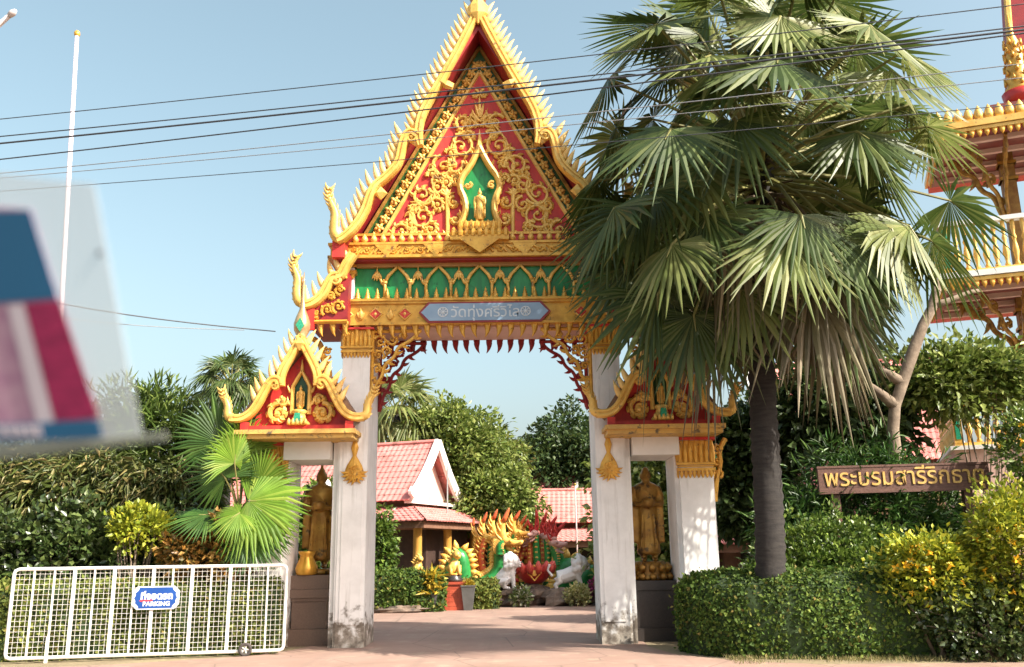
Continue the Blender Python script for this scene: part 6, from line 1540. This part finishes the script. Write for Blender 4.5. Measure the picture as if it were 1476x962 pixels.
for i in range(26): link(a2, 'roof_antefix', shr, (.66 + .30 * i, .66, z_e2 + .222)); (link(a2, 'roof_antefix', shr, (.66, .66 + .30 * i, z_e2 + .222), rz=R(90)) if i < 14 else None)
MB().box(.9, SL, .9, SD, z_e2 + .221, z_e2 + .55).obj('roof_step', MWOOD, shr)
# steep upper roof with barge board
zr0 = z_e2 + .55; Q0, Q1, Q2 = 3.2, 3.7, 4.1
mb = MB(); mb.add([(x, y, z) for q_, z in ((Q0, zr0), (Q1, zr0 + 3.2), (Q2, zr0 + 8)) for x, y in ((q_, q_), (SL, q_), (SL, 5.4), (q_, 5.4))],
              [(0, 1, 5, 4), (3, 0, 4, 7), (4, 5, 9, 8), (7, 4, 8, 11), (8, 9, 10, 11), (1, 2, 6, 5), (2, 3, 7, 6), (5, 6, 10, 9), (6, 7, 11, 10)]); mb.obj('upper_roof', DRED, shr)
mb = MB(); mb.sweep([(Q0 - .05, Q0 - .05, zr0), (Q1 - .05, Q1 - .05, zr0 + 3.2), (Q2 - .05, Q2 - .05, zr0 + 8)], [.13, .12, .1], 6); mb.obj('hip_rib', GOLD2, shr)
for k in range(14):
    p = Vector((Q0, Q0, zr0)).lerp(Vector((Q1, Q1, zr0 + 3.2)), .05 + k * .07); mb = MB(); mb.ribbon([(0, 0), (0, .2), (0, .45)], [.09, .09, .01], .05, 0, 6); o = mb.obj('fin', DRED, shr, True); o.location = p + Vector((-.12, -.12, 0)); o.rotation_euler = (0, 0, R(45))
OX, OY = 3.3, 1.5
MB().box(2.2, SL - .5, .95, 2.45, zr0 + .002, zr0 + .252).obj('roof_ledge', MWOOD, shr)
MB().lathe([(.4, 0), (.5, .25), (.55, .5), (.35, .52)], k=16).obj('lotus_stand', NR, shr, True).location = (OX, OY, zr0 + .253)
mb = MB(); mb.lathe([(.4, .45), (.46, .6), (.34, .75), (.4, .95), (.3, 1.15), (.36, 1.35), (.26, 1.55), (.3, 1.75), (.18, 2.05), (.22, 2.25), (.1, 2.65), (.02, 3.4)], k=14)
for k in range(44):
    a = k * 2.4; z = .6 + k * .04; q_ = .42 * (1 - .4 * k / 44); mb.ribbon([(0, 0), (0, .1), (0, .22)], [.06, .07, .01], .04, 0, 5)
    M_ = Matrix.Translation((q_ * math.cos(a), q_ * math.sin(a), z)) @ Matrix.Rotation(a + math.pi / 2, 4, 'Z'); n0 = len(mb.v) - 15; mb.xf(M_, n0)
o = mb.obj('gilt_tier_ornament', GOLD, shr, True); o.location = (OX, OY, zr0 + .253)

# ------------------------------------------------------------------ permit card in a clear sleeve (on the windscreen, close to the lens)
def wpt(px, py, dz=0.0):
    """point on the leaning windscreen plane, dz towards the camera"""
    d = Vector(_ray(px, py)); o_ = Vector((0, 0, CZ)); n_ = Vector((.12, 1, .45)).normalized(); p0_ = Vector((-.3, .74, CZ))
    return o_ + d * ((p0_ - o_).dot(n_) / d.dot(n_)) - n_ * dz
pc0 = wpt(60, 640)
card = thing('permit_card', 'blurred pink and blue permit card in a clear plastic sleeve', 'permit card', pc0)
def plate(pxs, dz, th, nm, m):
    P_ = [wpt(x, y, dz) for x, y in pxs]; mb = MB(); mb.quad3(P_, th); return mb.obj(nm, m, card, w=True)
def clear_mat():
    m, nt, b = _base('clear_sleeve'); b.inputs['Base Color'].default_value = (.75, .8, .8, 1); b.inputs['Roughness'].default_value = .25
    tr = nt.nodes.new('ShaderNodeBsdfTransparent'); mx = nt.nodes.new('ShaderNodeMixShader'); mx.inputs[0].default_value = .42
    nt.links.new(tr.outputs[0], mx.inputs[1]); nt.links.new(b.outputs[0], mx.inputs[2]); nt.links.new(mx.outputs[0], nt.nodes['Material Output'].inputs['Surface'])
    return m
CLR = clear_mat()
sl_ = plate([(-150, 232), (137, 266), (205, 628), (-100, 668)], 0, .0012, 'sleeve', CLR)
plate([(-110, 290), (47, 302), (150, 630), (-60, 640)], .002, .0008, 'card', mat('card_pink', (0.50, 0.30, 0.38), (0.40, 0.2, 0.3), rough=0.6, scale=45, stretch=(1, 1, 2)))
plate([(-90, 306), (48, 303), (88, 430), (-60, 440)], .0035, .0006, 'blue_block', mat('card_blue', (0.02, 0.12, 0.24), (0.018, 0.10, 0.2), rough=0.5))
plate([(40, 437), (90, 432), (146, 600), (84, 606)], .0035, .0006, 'crimson_block', mat('card_crimson', (0.36, 0.02, 0.09), (0.22, 0.012, 0.06), rough=0.6, scale=70, stretch=(1, 1, 3)))
plate([(16, 440), (38, 438), (82, 606), (58, 608)], .0035, .0006, 'pale_strip', mat('card_pale', (0.6, 0.52, 0.56), rough=0.6))
plate([(-70, 612), (148, 603), (153, 628), (-65, 638)], .005, .0006, 'blue_strip', MATS['card_blue'])
for k, x in enumerate((4, 18, 31, 44, 56)): plate([(x, 610), (x + 9, 609.5), (x + 11, 626), (x + 2, 626.5)], .006, .0004, 'printed_mark', MATS['card_pale'])
plate([(-110, 654), (60, 640), (240, 622), (243, 632), (60, 655), (-108, 671)], .002, .002, 'sleeve_seam', mat('seam_grey', (0.26, 0.27, 0.22), rough=0.4))
c_ = wpt(145, 364, .001); mb = MB(); mb.ball(c_, .0022, 8); mb.obj('rivet', CAB, card, w=True)
